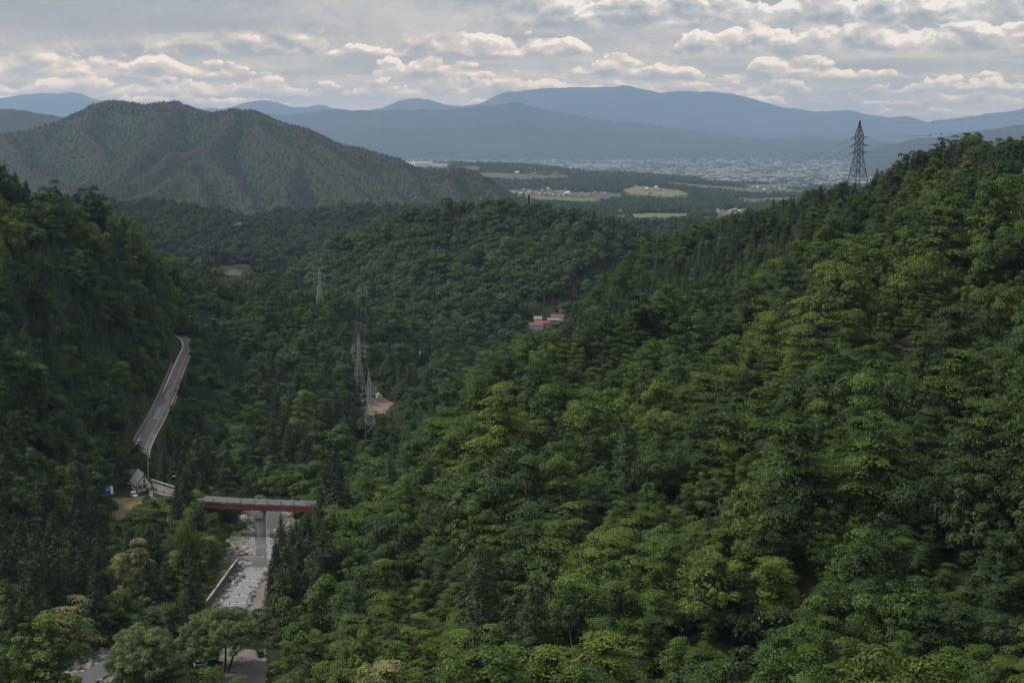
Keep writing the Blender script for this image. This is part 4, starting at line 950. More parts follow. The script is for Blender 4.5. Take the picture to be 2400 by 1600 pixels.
# middle distance 1150 .. 2650 m
X2, Y2 = scatter(1150, 2640, 9.2, 0.40); Z2 = ground_z(X2, Y2); U2, V2p = proj(X2, Y2, Z2 + 8)
ok2 = ground_ok(X2, Y2) & ~hidden(X2, Y2, Z2 + 11, 0.002) & ~clear_mask(U2, V2p - 2, V2p + 6, 5 / Y2 * F / K, Y2)
con = (fbm(X2 / 120, Y2 / 120, 55, 3) + rng.normal(0, .25, len(X2))) > 0.33; sp2 = rng.integers(0, 4, len(X2)); kk = rng.integers(0, 3, len(X2))
crest = Z2 - 0.25 * (ground_z(X2 + 45, Y2) + ground_z(X2 - 45, Y2) + ground_z(X2, Y2 + 45) + ground_z(X2, np.maximum(Y2 - 45, 1100)))
brn = (crest * .22 + fbm(X2 / 160, Y2 / 160, 58, 3) * 1.2 + rng.normal(0, .3, len(X2))) > 1.05
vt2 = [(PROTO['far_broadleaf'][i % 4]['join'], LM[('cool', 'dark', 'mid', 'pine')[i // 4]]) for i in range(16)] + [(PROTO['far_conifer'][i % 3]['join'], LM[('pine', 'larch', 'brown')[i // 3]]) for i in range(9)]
brn &= rng.random(len(X2)) < .75
far2 = Y2 > 1640; brn &= ~far2; kk = np.where(far2, np.where(kk == 0, 1, 3), np.where((Z2 < -128) & (rng.random(len(X2)) < .08), 2, np.where(kk == 0, 0, 1)))  # hills farther back take darker leaf colours in place of distance haze
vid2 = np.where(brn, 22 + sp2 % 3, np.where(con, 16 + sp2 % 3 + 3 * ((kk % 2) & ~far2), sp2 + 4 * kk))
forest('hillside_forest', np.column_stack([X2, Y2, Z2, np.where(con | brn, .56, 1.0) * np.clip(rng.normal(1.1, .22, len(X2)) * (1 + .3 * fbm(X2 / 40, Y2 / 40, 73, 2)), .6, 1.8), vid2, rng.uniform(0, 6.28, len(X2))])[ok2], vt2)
# left mountain: withered brown on the ridges, green in the valleys
def scat2(x0, x1, y0, y1, n): return rng.uniform(x0, x1, n), rng.uniform(y0, y1, n)
Xm, Ym = scat2(-3600, 200, 3210, 6100, 150000); m = (Xm / Ym > -0.42) & (Xm / Ym < 0.03); Xm, Ym = Xm[m], Ym[m]
Zm = mtn_z(Xm, Ym)
cm = np.maximum.accumulate(MZB / MY, axis=1); hid = (Zm + 14) / Ym < bil(cm, mfi(Xm / Ym), mfj(Ym) - 2) - 0.0006
dcr, _ = seg_dist(Xm, Ym, LINES[0]); hid |= (dcr > 90) & (rng.random(len(Xm)) < .60)
Xm, Ym, Zm = Xm[~hid], Ym[~hid], Zm[~hid]
lap = Zm - 0.25 * (mtn_z(Xm + 60, Ym) + mtn_z(Xm - 60, Ym) + mtn_z(Xm, Ym + 60) + mtn_z(Xm, Ym - 60))
br = (lap * 0.30 + fbm(Xm / 300, Ym / 300, 66, 3) * 0.9 + rng.normal(0, .25, len(Xm))) > 1.1
vm_ = rng.integers(0, 6, len(Xm)); vtm = [(PROTO['far_broadleaf'][i % 3]['join'], LM[('mid', 'cool')[i // 3]]) for i in range(6)] + [(PROTO['far_conifer'][i % 3]['join'], LM[('brown', 'pine')[i // 3]]) for i in range(6)]
vidm = np.where(br, 6 + vm_ % 3, np.where(rng.random(len(Xm)) < .12, 9 + vm_ % 3, vm_))
forest('mountain_forest', np.column_stack([Xm, Ym, Zm - 3, rng.uniform(.4, .75, len(Xm)), vidm, rng.uniform(0, 6.28, len(Xm))]), vtm)
# ================================================================== MATERIALS OF BUILT THINGS
M_asph = nmat('asphalt', (0.13, 0.12, 0.125), (0.17, 0.16, 0.16), 0.35, 0.9, 0.2, 0, 8)
M_white = pmat('white_paint', (0.75, 0.75, 0.73), 0.6)
M_orange = pmat('orange_line', (0.62, 0.22, 0.05), 0.6)
M_conc = nmat('concrete', (0.27, 0.255, 0.24), (0.38, 0.36, 0.34), 0.5, 0.9, 0.2, 0.02, 8, (0.2, 0.19, 0.18), 0.2, stretch=(1, 1, 0.3))
M_pale = nmat('pale_concrete', (0.50, 0.47, 0.44), (0.62, 0.59, 0.56), 0.6, 0.9, 0.2)
M_red = nmat('red_steel', (0.24, 0.075, 0.058), (0.30, 0.10, 0.075), 0.6, 0.55, 0.3, 0, 6, (0.22, 0.065, 0.05), 0.25)
M_rail = pmat('dark_rail', (0.035, 0.035, 0.035), 0.6)
M_dark = pmat('dark_timber', (0.035, 0.026, 0.02), 0.8)
M_glass = pmat('window_glass', (0.02, 0.025, 0.03), 0.15, 0, 0.6)
M_plaster = nmat('white_plaster', (0.60, 0.58, 0.55), (0.70, 0.68, 0.66), 0.8, 0.9)
M_slate = nmat('grey_shingles', (0.085, 0.085, 0.09), (0.13, 0.13, 0.135), 2.0, 0.85, 0.3, 0.03, 4)
M_steel = pmat('galvanised_steel', (0.34, 0.35, 0.37), 0.6, 0.3)
M_darksteel = pmat('dark_steel', (0.018, 0.019, 0.022), 0.7, 0.0)
M_porcelain = pmat('white_porcelain', (0.75, 0.75, 0.75), 0.3)
M_wire = pmat('wire', (0.10, 0.105, 0.115), 0.5, 0.5)
M_gravel = nmat('gravel', (0.09, 0.08, 0.075), (0.20, 0.175, 0.165), 1.6, 0.95, 0.15, 0.08, 8, (0.17, 0.16, 0.14), 0.12)
M_stone = nmat('river_stone', (0.12, 0.11, 0.11), (0.33, 0.31, 0.30), 0.6, 0.9, 0.2, 0.05, 5)
M_grass = nmat('grass', (0.042, 0.062, 0.022), (0.085, 0.105, 0.038), 0.5, 0.95, 0.1, 0.15, 8, (0.13, 0.11, 0.06), 0.09)
M_field = nmat('dry_grass', (0.11, 0.11, 0.045), (0.17, 0.155, 0.07), 0.3, 0.95, 0.1, 0.05, 8, (0.14, 0.095, 0.06), 0.12)
M_earth = nmat('bare_earth', (0.13, 0.095, 0.075), (0.20, 0.145, 0.115), 0.25, 0.95, 0.1, 0, 8)
M_rock = nmat('rock_face', (0.08, 0.075, 0.075), (0.19, 0.17, 0.17), 0.5, 0.95, 0.1, 0.5, 8)
M_scree = nmat('scree', (0.055, 0.048, 0.046), (0.095, 0.082, 0.078), 0.3, 0.95)
M_greenf = nmat('green_field', (0.085, 0.12, 0.045), (0.12, 0.155, 0.06), 0.1, 0.95)
M_redroof = pmat('red_metal_roof', (0.27, 0.04, 0.035), 0.5)
M_brownroof = nmat('brown_red_roof', (0.14, 0.07, 0.06), (0.20, 0.10, 0.085), 1.0, 0.7)
M_greyroof = nmat('grey_roof', (0.18, 0.18, 0.20), (0.26, 0.26, 0.28), 1.0, 0.7)
M_blue = pmat('blue_panel', (0.02, 0.12, 0.50), 0.5); M_lblue = pmat('pale_blue_panel', (0.35, 0.45, 0.65), 0.5)
M_lime = pmat('lime_panel', (0.32, 0.46, 0.10), 0.5); M_cream_p = pmat('cream_panel', (0.70, 0.72, 0.50), 0.5)
M_tyre = pmat('tyre', (0.015, 0.015, 0.015), 0.9); M_carw = pmat('white_car_paint', (0.72, 0.73, 0.75), 0.25, 0, 0.5); M_card = pmat('dark_car_paint', (0.04, 0.045, 0.055), 0.25, 0, 0.5)
M_lamp = pmat('lamp_cover', (0.65, 0.66, 0.66), 0.3); M_rust = pmat('brown_pole', (0.16, 0.09, 0.06), 0.7)
t = NT(M_stone.node_tree); b = t.n['Principled BSDF']; oi = t.a('ShaderNodeObjectInfo').outputs['Random']; src = b.inputs['Base Color'].links[0].from_socket
vm = t.a('ShaderNodeVectorMath', {0: src, 'Scale': t.math('MULTIPLY_ADD', t.math('POWER', oi, 1.6), 1.25, 0.45)}, operation='SCALE').outputs[0]; t.l.new(vm, b.inputs['Base Color'])
# water: dark, mirror-like, small ripples
M_water = pmat('water', (0.14, 0.14, 0.145), 0.05, 0, 1.0); t = NT(M_water.node_tree); b = t.n['Principled BSDF']; b.inputs['IOR'].default_value = 1.6
co = t.a('ShaderNodeTexCoord').outputs['Object']; co = t.a('ShaderNodeVectorMath', {0: co, 1: (0.7, 0.35, 1.0)}, operation='MULTIPLY').outputs[0]
n = t.a('ShaderNodeTexNoise', {'Vector': co, 'Scale': 1.6, 'Detail': 5.0, 'Roughness': 0.6}).outputs['Fac']
t.l.new(t.a('ShaderNodeBump', {'Height': n, 'Strength': 0.16, 'Distance': 0.10}).outputs[0], b.inputs['Normal'])
M_foam = pmat('white_water', (0.55, 0.56, 0.58), 0.6)
# ================================================================== DRAPED SHEETS (grass, gravel, fields)
def drape(name, poly, D, rng_, cell, mat, lift=0.10, zf=None, kind='structure'):
    us = [p[0] for p in poly]; lo, hi = min(us), max(us)
    s0, s1 = [(u * K - 1200) / F / (CT + 0.0) for u in (lo, hi)]
    ys = np.arange(D - rng_, D + rng_, cell); xs = np.arange(min(s0 * (D - rng_), s0 * (D + rng_)) * 1.05 - 2, max(s1 * (D + rng_), s1 * (D - rng_)) * 1.05 + 2, cell)
    X, Y = np.meshgrid(xs, ys, indexing='ij'); X = X + fbm(X / 9, Y / 9, 5, 3) * cell * 1.5; zf = zf or ground_z
    Z = zf(X, Y) + lift; u, v = proj(X, Y, Z); inside = inpoly(u + fbm(X / 7, Y / 7, 9, 3) * 3, v + fbm(X / 7, Y / 7, 19, 3) * 2, poly)
    idx = np.arange(X.size).reshape(X.shape); q = inside[:-1, :-1] & inside[1:, 1:]
    f = np.stack([idx[:-1, :-1], idx[1:, :-1], idx[1:, 1:], idx[:-1, 1:]], -1)[q]
    if not len(f): print('EMPTY', name); return
    used, inv = np.unique(f.ravel(), return_inverse=True); V = np.stack([X, Y, Z], -1).reshape(-1, 3)[used]
    return tag(obj(name, mesh_np(name, V, inv.reshape(-1, 4), [mat], True)), kind=kind)
drape('grass_bank', [(400,1400),(440,1330),(500,1240),(520,1200),(560,1195),(590,1200),(570,1225),(548,1262),(540,1290),(462,1400)], 445, 75, 0.8, M_grass, 0.12)
drape('dry_grass_yard', [(236,1150),(262,1142),(330,1138),(352,1140),(392,1146),(380,1156),(320,1166),(285,1195),(240,1200),(228,1180)], 480, 40, 0.7, M_field, 0.14)
drape('dirt_path', [(262,1185),(300,1163),(340,1148),(388,1140),(386,1144),(342,1153),(306,1167),(268,1190)], 480, 40, 0.5, M_earth, 0.20)
drape('gravel_spit', [(500,1262),(515,1235),(540,1222),(575,1240),(592,1262),(600,1290),(560,1290),(545,1300)], 465, 40, 0.7, M_gravel, 0.22)
drape('bare_field', [(840,914),(880,912),(908,926),(885,950),(842,952)], 850, 85, 1.5, M_earth, 0.3)
drape('green_meadow', [(838,872),(884,872),(890,906),(838,910)], 890, 60, 1.5, M_greenf, 0.3)
drape('scree_slope', [(512,630),(522,622),(545,618),(560,624),(564,633),(540,635)], 1400, 120, 2.5, M_scree, 0.6)
drape('hill_road', [(450,600),(492,600),(492,608),(470,609),(450,604)], 1190, 120, 2.5, M_conc, 0.6)
drape('rock_face', [(312,1012),(330,975),(352,930),(384,880),(392,890),(372,930),(350,965),(330,1000)], 640, 110, 1.0, M_rock, 0.35)
def hit(u, v, d0=150, d1=2600):
    D = np.linspace(d0, d1, 6000); q = [P(u, v, 1.0)]; z = q[0].z * D; x = q[0].x * D; g = ground_z(x, D); i = int(np.argmax(z < g)); return Vector((x[i], D[i], g[i]))
# ================================================================== RIVER
def frame(line):
    out = []
    for i, p in enumerate(line):
        a = line[max(i - 1, 0)]; b_ = line[min(i + 1, len(line) - 1)]; d = Vector((b_.x - a.x, b_.y - a.y, 0)).normalized(); out.append((p, Vector((-d.y, d.x, 0)), d))
    return out
RF = catmull(RIV[:14], 1.2); arc = 0.0; rows = []; weirs = []; prev = RF[0]; zs_ = RF[0].z; nxt = 8.0
for p, nrm, d in frame(RF):
    arc += (p - prev).length; prev = p
    if 372 < p.y < 478 and arc > nxt:
        weirs.append((Vector(p), nrm)); zs_ = p.z - 0.10; nxt = arc + (7.5 if p.y < 425 else 14); pass
    rows.append((p, nrm, p.z))
Vw, Fw = [], []; m_ = 9
for p, nrm, z in rows:
    hw = 3.6 if p.y < 470 else 5.0
    for j in range(m_): q = p + nrm * (hw * (1 - 2 * j / (m_ - 1))); Vw.append((q.x, q.y, z))
for i in range(len(rows) - 1):
    for j in range(m_ - 1): a = i * m_ + j; Fw.append((a, a + 1, a + m_ + 1, a + m_))
tag(obj('river', mesh_np('river', np.array(Vw), np.array(Fw), [M_water], False)), kind='structure')
# gravel bed and banks
fr = frame(catmull(RIV[:14], 1.5)); Vb_, offs = [], np.linspace(-17, 17, 45)
xy = np.array([[(p + nrm * (o if not (o > 0 and 383 < p.y < 448) else o * .5))[:2] for o in offs] for p, nrm, d in fr]); zz_ = ground_z(xy[..., 0], xy[..., 1]) + 0.07 + 0.18 * fbm(xy[..., 0] / 2.5, xy[..., 1] / 2.5, 41, 3)
tag(obj('river_bed', grid_mesh('river_bed', xy[..., 0], xy[..., 1], zz_, [M_gravel])), kind='structure')
def rock_mesh(name, seed, mat):
    import bmesh
    bm = bmesh.new(); bmesh.ops.create_icosphere(bm, subdivisions=2, radius=1.0); r = np.random.default_rng(seed); k = r.normal(0, 1, (5, 3)); sc = r.uniform(0.65, 1.25, 3)
    for v in bm.verts:
        c = np.array(v.co); f = 1 + 0.13 * sum(math.sin(2.1 * float(c @ q) + i) for i, q in enumerate(k)) / 2
        for q in k[:3]: f = min(f, 0.86 / max(0.2, abs(float(c @ (q / np.linalg.norm(q)))))) if abs(float(c @ (q / np.linalg.norm(q)))) > .8 else f
        v.co = Vector(c * f * sc * [1, 1, .7])
    me = bpy.data.meshes.new(name); bm.to_mesh(me); bm.free(); me.materials.append(mat); return me
ROCKS = [rock_mesh('boulder', i, M_stone) for i in range(5)]
rk = []
for p, nrm, d in frame(RF):
    near = p.y < 372
    for _ in range(20 if p.y < 480 else 14):
        side = -1 if rng.random() < (0.5 if near or p.y > 470 else 0.22) else 1
        o_ = rng.uniform(2.6, 11.5) if not (p.y > 475) else rng.uniform(2.4, 13)
        if side < 0 and 380 < p.y < 440: o_ = rng.uniform(2.8, 4.2)
        q = p + nrm * (side * o_) + d * rng.uniform(-.6, .6); s_ = rng.choice([.25, .38, .5, .75, 1.0], p=[.3, .3, .22, .13, .05]) * rng.uniform(.8, 1.2)
        if side > 0 and 383 < q.y < 448 and o_ > 7.6: continue
        rk.append((q.x, q.y, gz(q.x, q.y) + s_ * .15, s_, rng.integers(0, 5), rng.uniform(0, 6.28)))
forest('river_stones', rk, [(m, None) for m in ROCKS])
bx, by = [], []
for _ in range(900):
    u_, v_ = rng.uniform(400, 575), rng.uniform(1195, 1400)
    if inpoly(np.array([u_]), np.array([v_]), [(400,1400),(440,1330),(500,1240),(520,1200),(575,1196),(560,1212),(515,1240),(505,1300),(470,1370),(448,1400)])[0]:
        p = hit(u_, v_, 300)
        if p.y < 540: bx.append(p)
forest('bank_bushes', [(p.x, p.y, p.z - .2, rng.uniform(.18, .75), rng.integers(0, 8), rng.uniform(0, 6.28)) for p in bx], [(PROTO['shrub'][i % 4]['join'], LM[('mid', 'olive')[i // 4]]) for i in range(8)])
for i, (u, v, D, s_, lb) in enumerate(((200,1532,345,2.4,'large grey boulder at the river bend, biggest stone by the near water'),(222,1524,350,1.5,'grey boulder resting against the largest one at the river bend'),(240,1512,355,1.2,'flat topped boulder at the bushes beyond the river bend'),(150,1550,340,1.1,'rounded boulder on the left shore of the near river bend'),
        (388,1196,432,1.8,'big grey rock pile stone in the clearing below the bridge approach'),(380,1200,430,1.2,'smaller rock left of the big stone below the bridge approach'),(575,1192,512,1.6,'boulder on the stony bank seen beneath the bridge'),(560,1188,516,1.3,'boulder at the left end of stony bank beneath the bridge'))):
    p = hit(u, v, 250); g = p.z
    o = obj('boulder', ROCKS[i % 5]); o.location = (p.x, p.y, g + s_ * .2); o.scale = (s_, s_ * .8, s_ * .8); o.rotation_euler = (0, 0, i * 1.3); tag(o, lb, 'boulder', 'large boulders by the river')
ordn = ['first', 'second', 'third', 'fourth', 'fifth', 'sixth', 'seventh', 'eighth', 'ninth', 'tenth', 'eleventh', 'twelfth', 'thirteenth', 'fourteenth']
for i, (p, nrm) in enumerate(weirs[:14]):
    mb = MB()
    for _ in range(int(rng.integers(7, 13))):
        o_ = rng.uniform(-3.0, 3.0); q = p + nrm * o_; r_ = rng.uniform(.14, .36); mb.box((q.x, q.y + rng.uniform(-.3, .3), p.z + .02), (r_ * 2, r_ * 1.4, r_ * 1.1), rng.uniform(0, 3), 0.6)
    mf = MB(); x9 = -2.6
    while x9 < 2.2:
        l9 = rng.uniform(.25, 1.1); q9 = p - nrm * x9 + Vector((0, rng.uniform(-.25, .25), 0)); mf.prism([q9 + Vector((0, -.9, -.02)), q9 + Vector((0, -.25, .05)), q9 + Vector((0, -.2, -.1))], -nrm * l9); x9 += l9 + rng.uniform(.1, .8)
    o = tag(mb.build('stone_weir', M_rock), f'low line of dark stones across the river, {ordn[i]} upstream from the willows', 'weir', 'stone weirs stepping down the river'); mf.build('white_water', M_foam, o)
# retaining wall on the left bank
wt = [P(465, 1392, z=-136.3), P(500, 1345, z=-137.2), P(530, 1303, z=-138.0), P(545, 1284, z=-138.4)]
r0 = empty('retaining_wall', wt[0], 0, 'low straight concrete retaining wall along the stony left bank of the river', 'retaining wall')
mb = MB(); mc2 = MB()
for a, b_ in zip(wt[:-1], wt[1:]):
    d = (b_ - a).normalized(); n = Vector((d.y, -d.x, 0)) * .25; lo = Vector((0, 0, -3.6))
    A_l = [a - n, a + n, a + n + lo, a - n + lo]; mb.prism([q - wt[0] for q in A_l], b_ - a)
    n2 = n * 1.15; mc2.prism([q - wt[0] for q in (a - n2 + Vector((0, 0, .12)), a + n2 + Vector((0, 0, .12)), a + n2, a - n2)], b_ - a)
mb.build('wall_face', nmat('weathered_wall', (0.10, 0.09, 0.085), (0.18, 0.165, 0.155), 0.8, 0.9), r0); mc2.build('coping', M_conc, r0)
# ================================================================== ROADS
def ribbon(line, o0, o1, lift):
    mb = MB(); fr = frame(line); a = [p + n * o0 + Vector((0, 0, lift)) for p, n, d in fr]; b_ = [p + n * o1 + Vector((0, 0, lift)) for p, n, d in fr]
    mb.strip(a, b_); return mb
tag(ribbon(ROADC, 3.8, -3.9, 0.0).build('road', M_asph), kind='structure')
tag(ribbon(LINK, 4.0, -4.0, 0.02).build('road', M_asph), kind='structure')
tag(ribbon(ROADC, 3.15, 2.75, .012).build('road_marking', M_white), kind='structure')
tag(ribbon(ROADC, -1.1, -1.4, .012).build('road_marking', M_orange), kind='structure')
tag(ribbon(ROADC, -3.6, -3.78, .012).build('road_marking', M_white), kind='structure')
mb = MB(); fr = frame(catmull(ROAD, 1.0))
for i, (p, n, d) in enumerate(fr):
    y = p.y
    if (640 < y < 672 or 690 < y < 728) and i % 4 == 0:      # arched slow-down bars in the left lane
        for sgn in (1, -1):
            a = p + n * 0.95 + d * .9; b_ = p + n * (0.95 + 1.5 * sgn) - d * .2; mb.poly([q + Vector((0, 0, .016)) for q in (a - d * .24, a + d * .24, b_ + d * .24, b_ - d * .24)][::sgn])
    if 570 < y < 605 and i % 4 == 0:
        for sgn in (1, -1):
            a = p - n * 2.7 - d * .9; b_ = p - n * (2.7 - 1.2 * sgn) + d * .2; mb.poly([q + Vector((0, 0, .016)) for q in (a - d * .3, a + d * .3, b_ + d * .3, b_ - d * .3)][::sgn])
tag(mb.build('road_marking', M_white), kind='structure')
# low wall with a fence at the foot of the cut slope
r0 = empty('rockfall_barrier', ROADC[0], 0, 'pinkish concrete kerb wall with a rockfall fence along the uphill road edge', 'roadside barrier')
seg = [q for q in frame(ROADC) if 585 < q[0].y < 800]; mb = MB(); o_ = ROADC[0]
for (p, n, d), (p2, n2, d2) in zip(seg[:-1], seg[1:]):
    a, b_ = p + n * 4.4 - o_, p2 + n2 * 4.4 - o_; mb.prism([a + n * .2, a - n * .2, a - n * .2 + Vector((0, 0, 1.1)), a + n * .2 + Vector((0, 0, 1.1))], b_ - a)
mb.build('kerb_wall', nmat('pinkish_concrete', (0.20, 0.17, 0.16), (0.32, 0.27, 0.25), .5, .9), r0)
mb = MB()
for i, (p, n, d) in enumerate(seg):
    a = p + n * 4.5 - o_; mb.tube(a, a + Vector((0, 0, 2.6)), .07, n=4)
    if i + 1 < len(seg):
        b_ = seg[i + 1][0] + seg[i + 1][1] * 4.5 - o_
        for h in (1.5, 2.0, 2.5): mb.tube(a + Vector((0, 0, h)), b_ + Vector((0, 0, h)), .035, n=4)
mb.build('fence', M_rust, r0)
def guard_rail(line, off, label, post=2.0, h=.8):
    o_ = line[0]; r0 = empty('guard_rail', o_, 0, label, 'guard rail', 'white guard rails beside the roads'); mb = MB(); mp = MB(); fr = frame(line)
    for i, (p, n, d) in enumerate(fr):
        a = p + n * off - o_; mp.tube(a - Vector((0, 0, .3)), a + Vector((0, 0, h)), .07, n=5)
        if i + 1 < len(fr):
            b_ = fr[i + 1][0] + fr[i + 1][1] * off - o_
            mb.prism([a + Vector((0, 0, h - .38)), a + Vector((0, 0, h)), a + Vector((0, 0, h)) - n * .08, a + Vector((0, 0, h - .38)) - n * .08], b_ - a)
    mb.build('rail', M_white, r0); mp.build('posts', M_steel, r0); return r0
guard_rail([q for q in ROADC if 880 < q.y < 935], -4.7, 'white guard rail round the outside of the far road bend')
guard_rail([q for q in ROADC if 655 < q.y < 700], -5.0, 'short white guard rail on the valley side of the steep road')
FARSIDE = [Vector((p.x, p.y, -132.0)) for p in catmull([BR[0] + Vector((-8, 8, 0)), BR[0], BR[1] + Vector((0, 0, 0))], 2.0)]
guard_rail(FARSIDE, 4.3, 'white guard rail behind the bridge approach next to the house', h=1.0)
# ================================================================== RED GIRDER BRIDGE
B0 = BR[3].copy(); bridge = empty('girder_bridge', B0, 0, 'red steel girder bridge with a pale deck curving over the river on one concrete pier', 'bridge')
fb = frame(catmull(BR, 2.0)); W = 3.1
def sweep(prof, line=fb, skip=0):
    mb = MB()
    ring = [[p + n * y + Vector((0, 0, z)) - B0 for y, z in prof] for p, n, d in line]; m = len(prof)
    for r in ring: mb.v += [tuple(q) for q in r]
    for i in range(len(ring) - 1):
        for j in range(m): a = i * m + j; b_ = i * m + (j + 1) % m; mb.f.append((a, b_, b_ + m, a + m))
    mb.f.append(tuple(range(m))); mb.f.append(tuple(reversed(range((len(ring) - 1) * m, len(ring) * m)))); return mb
sweep([(-W, 0), (W, 0), (W, -.45), (-W, -.45)]).build('deck', M_conc, bridge)
sweep([(-W + .35, .03), (W - .35, .03), (W - .35, .006), (-W + .35, .006)]).build('road_surface', M_asph, bridge)
GL = fb[8:]
for s_ in (-1, 1):
    y0 = s_ * 1.8; sweep([(y0 - .8, -.46), (y0 + .8, -.46), (y0 + .7, -2.45), (y0 - .7, -2.45)], GL).build('girder', M_red, bridge)
for s_ in (-1, 1):
    y0 = s_ * (W - .12); sweep([(y0 - .14, .0), (y0 + .14, .0), (y0 + .14, .28), (y0 - .14, .28)]).build('kerb', M_conc, bridge)
    mb = MB()
    for i in range(0, len(fb) - 1):
        p, n, d = fb[i]; a = p + n * y0 - B0; q, n2, _ = fb[i + 1]; b_ = q + n2 * y0 - B0
        if i % 2 == 0: mb.tube(a + Vector((0, 0, .28)), a + Vector((0, 0, 1.3)), .15, n=4)
        for h in (.6, .88, 1.15): mb.tube(a + Vector((0, 0, h)), b_ + Vector((0, 0, h)), .045 if h < 1 else .07, n=4)
    mb.build('railing', M_rail, bridge)
pc = P(601, 1225, D=490); pier_top = DECK_Z - 2.45; base_z = -145.5; py_ = BR[5].y; px_ = pc.x
mb = MB(); N = 20
def oval(z, a, b_): return [(px_ - B0.x + a * math.cos(t_ * 6.2832 / N), py_ - B0.y + b_ * math.sin(t_ * 6.2832 / N), z - B0.z) for t_ in range(N)]
rings = [oval(base_z, 2.0, 2.3), oval(pier_top - 2.6, 1.9, 2.2)]; mb.v += rings[0] + rings[1]; mb.f += [(i, (i + 1) % N, N + (i + 1) % N, N + i) for i in range(N)] + [tuple(range(N, 2 * N))]
pier = mb.build('pier', M_conc, bridge, True)
mb = MB(); mb.box((px_ - B0.x, py_ - B0.y, pier_top - 1.55 - B0.z), (3.4, 7.0, 1.9)); mb.box((px_ - B0.x, py_ - B0.y, pier_top - .3 - B0.z), (2.2, 6.4, .55)); mb.build('pier_cap', M_conc, pier)
# ================================================================== HOUSE BY THE BRIDGE
def gable_house(name, loc, rz, w_, d_, he, hr, wall_m, roof_m, label, cat, over=.5, beams=False, group=None, wins=2):
    h = empty(name, loc, rz, label, cat, group); mb = MB(); a, b_ = w_ / 2, d_ / 2
    prof = [(-a, -b_, -.8), (a, -b_, -.8), (a, -b_, he), (0, -b_, hr), (-a, -b_, he)]; mb.prism(prof, (0, d_, 0)); mb.build('wall', wall_m, h)
    mb = MB(); sl = (hr - he) / a; t_ = .22; ex = over
    for s_ in (-1, 1):
        q = [(0, -b_ - ex, hr + .04), (s_ * (a + ex), -b_ - ex, he - sl * ex + .04), (s_ * (a + ex), -b_ - ex, he - sl * ex + .04 + t_), (0, -b_ - ex, hr + .04 + t_ * 1.2)]
        mb.prism(q if s_ > 0 else q[::-1], (0, d_ + 2 * ex, 0))
    mb.build('roof', roof_m, h)
    if beams:
        mb = MB(); y = -b_ - .05
        for x in (-a + .1, -a * .33, a * .33, a - .1): mb.box((x, y, he / 2 - .1), (.22, .1, he + .2))
        for z in (.9, he * .55, he): mb.box((0, y - .012, z), (w_, .1, .22))
        mb.box((0, y - .02, (he + hr) / 2 - .3), (.2, .1, hr - he - .5))
        for s_ in (-1, 1):
            mb.prism([(s_ * a * .95, y - .03, he + .1), (s_ * a * .80, y - .03, he + .1), (0, y - .03, hr - .35), (0, y - .03, hr - .1)], (0, -.1, 0))
        for yy in np.linspace(-b_ + .4, b_ - .4, 4): mb.box((-a - .05, yy, he / 2), (.1, .2, he))
        mb.box((-a - .06, 0, he * .5), (.1, d_ - .5, .2)); mb.build('timber_frame', M_dark, h)
    for x, z, ww, hh_ in ([(-a * .62, he * .75, .9, 1.0), (0.0, he * .76, 1.0, 1.1), (a * .62, he * .75, .9, 1.0), (0, he + (hr - he) * .3, .8, .8)] if beams else [(-a * .45, he * .55, w_ * .18, he * .35), (a * .4, he * .55, w_ * .22, he * .35)][:wins]):
        mb = MB(); mb.box((x, -b_ - .04, z), (ww, .12, hh_)); f_ = mb.build('window', M_dark, h); mb = MB(); mb.box((x, -b_ - .11, z), (ww * .8, .04, hh_ * .8)); mb.build('pane', M_glass, f_)
    if beams:
        mb = MB(); mb.box((a * .35, -b_ - .09, .55), (1.0, .08, 2.0)); dr = mb.build('door', M_dark, h)
        mb = MB(); mb.box((-a - .12, -.5, he * .72), (.08, 3.2, 1.1)); f_ = mb.build('window', M_glass, h)
        mb = MB(); mb.box((0, -b_ - 1.6, .35), (w_ + 1.4, 3.0, .22)); mb.box((0, -b_ - 3.05, .85), (w_ + 1.4, .08, .12)); mb.box((0, -b_ - 3.05, 1.25), (w_ + 1.4, .08, .1))
        for x in np.linspace(-a - .6, a + .6, 8): mb.box((x, -b_ - 3.05, .4), (.12, .12, 1.9))
        mb.build('veranda', M_dark, h)
    return h
hp = P(324, 1139, D=505); gable_house('timber_house', (hp.x - .3, hp.y + 2.5, -133.0), math.radians(28), 5.6, 8.5, 3.5, 7.1, M_plaster, M_slate, 'half-timbered white house with a steep dark roof beside the bridge approach', 'house', .6, True)
def post_sign(name, u, v_top, v_bot, D, w_, panels, rz, label, cat, zg=None):
    p0 = P(u, v_top, D); p1 = P(u, v_bot, D); zg = zg if zg is not None else gz(p0.x, p0.y); h = p0.z - p1.z
    r0 = empty(name, (p0.x, p0.y, zg), rz, label, cat); top = p0.z - zg
    for s_ in (-1, 1):
        mb = MB(); mb.tube((s_ * w_ * .35, .06, -.3), (s_ * w_ * .35, .06, top - .1), .08, n=5); mb.build('post', M_darksteel, r0)
    mb = MB(); mb.box((0, 0, top - h / 2), (w_, .07, h)); mb.build('board', panels[0], r0)
    for (x, z, ww, hh_, m_2) in panels[1:]:
        mb = MB(); mb.box((x * w_, -.05, top - z * h), (ww * w_, .035, hh_ * h)); mb.build('panel', m_2, r0)
    return r0
post_sign('billboard', 248.5, 1119, 1136, 470, 1.8, [M_blue, (0, .28, .8, .14, M_lblue), (0.1, .72, .5, .2, M_glass)], math.radians(48), 'blue billboard on tall posts in the grass left of the house', 'billboard')
post_sign('billboard', 256, 1116, 1134, 471, 1.8, [M_lime, (0, .5, .68, .78, M_cream_p), (0, .45, .3, .3, M_lime)], math.radians(-38), 'green and cream billboard beside the blue one on tall posts', 'billboard')
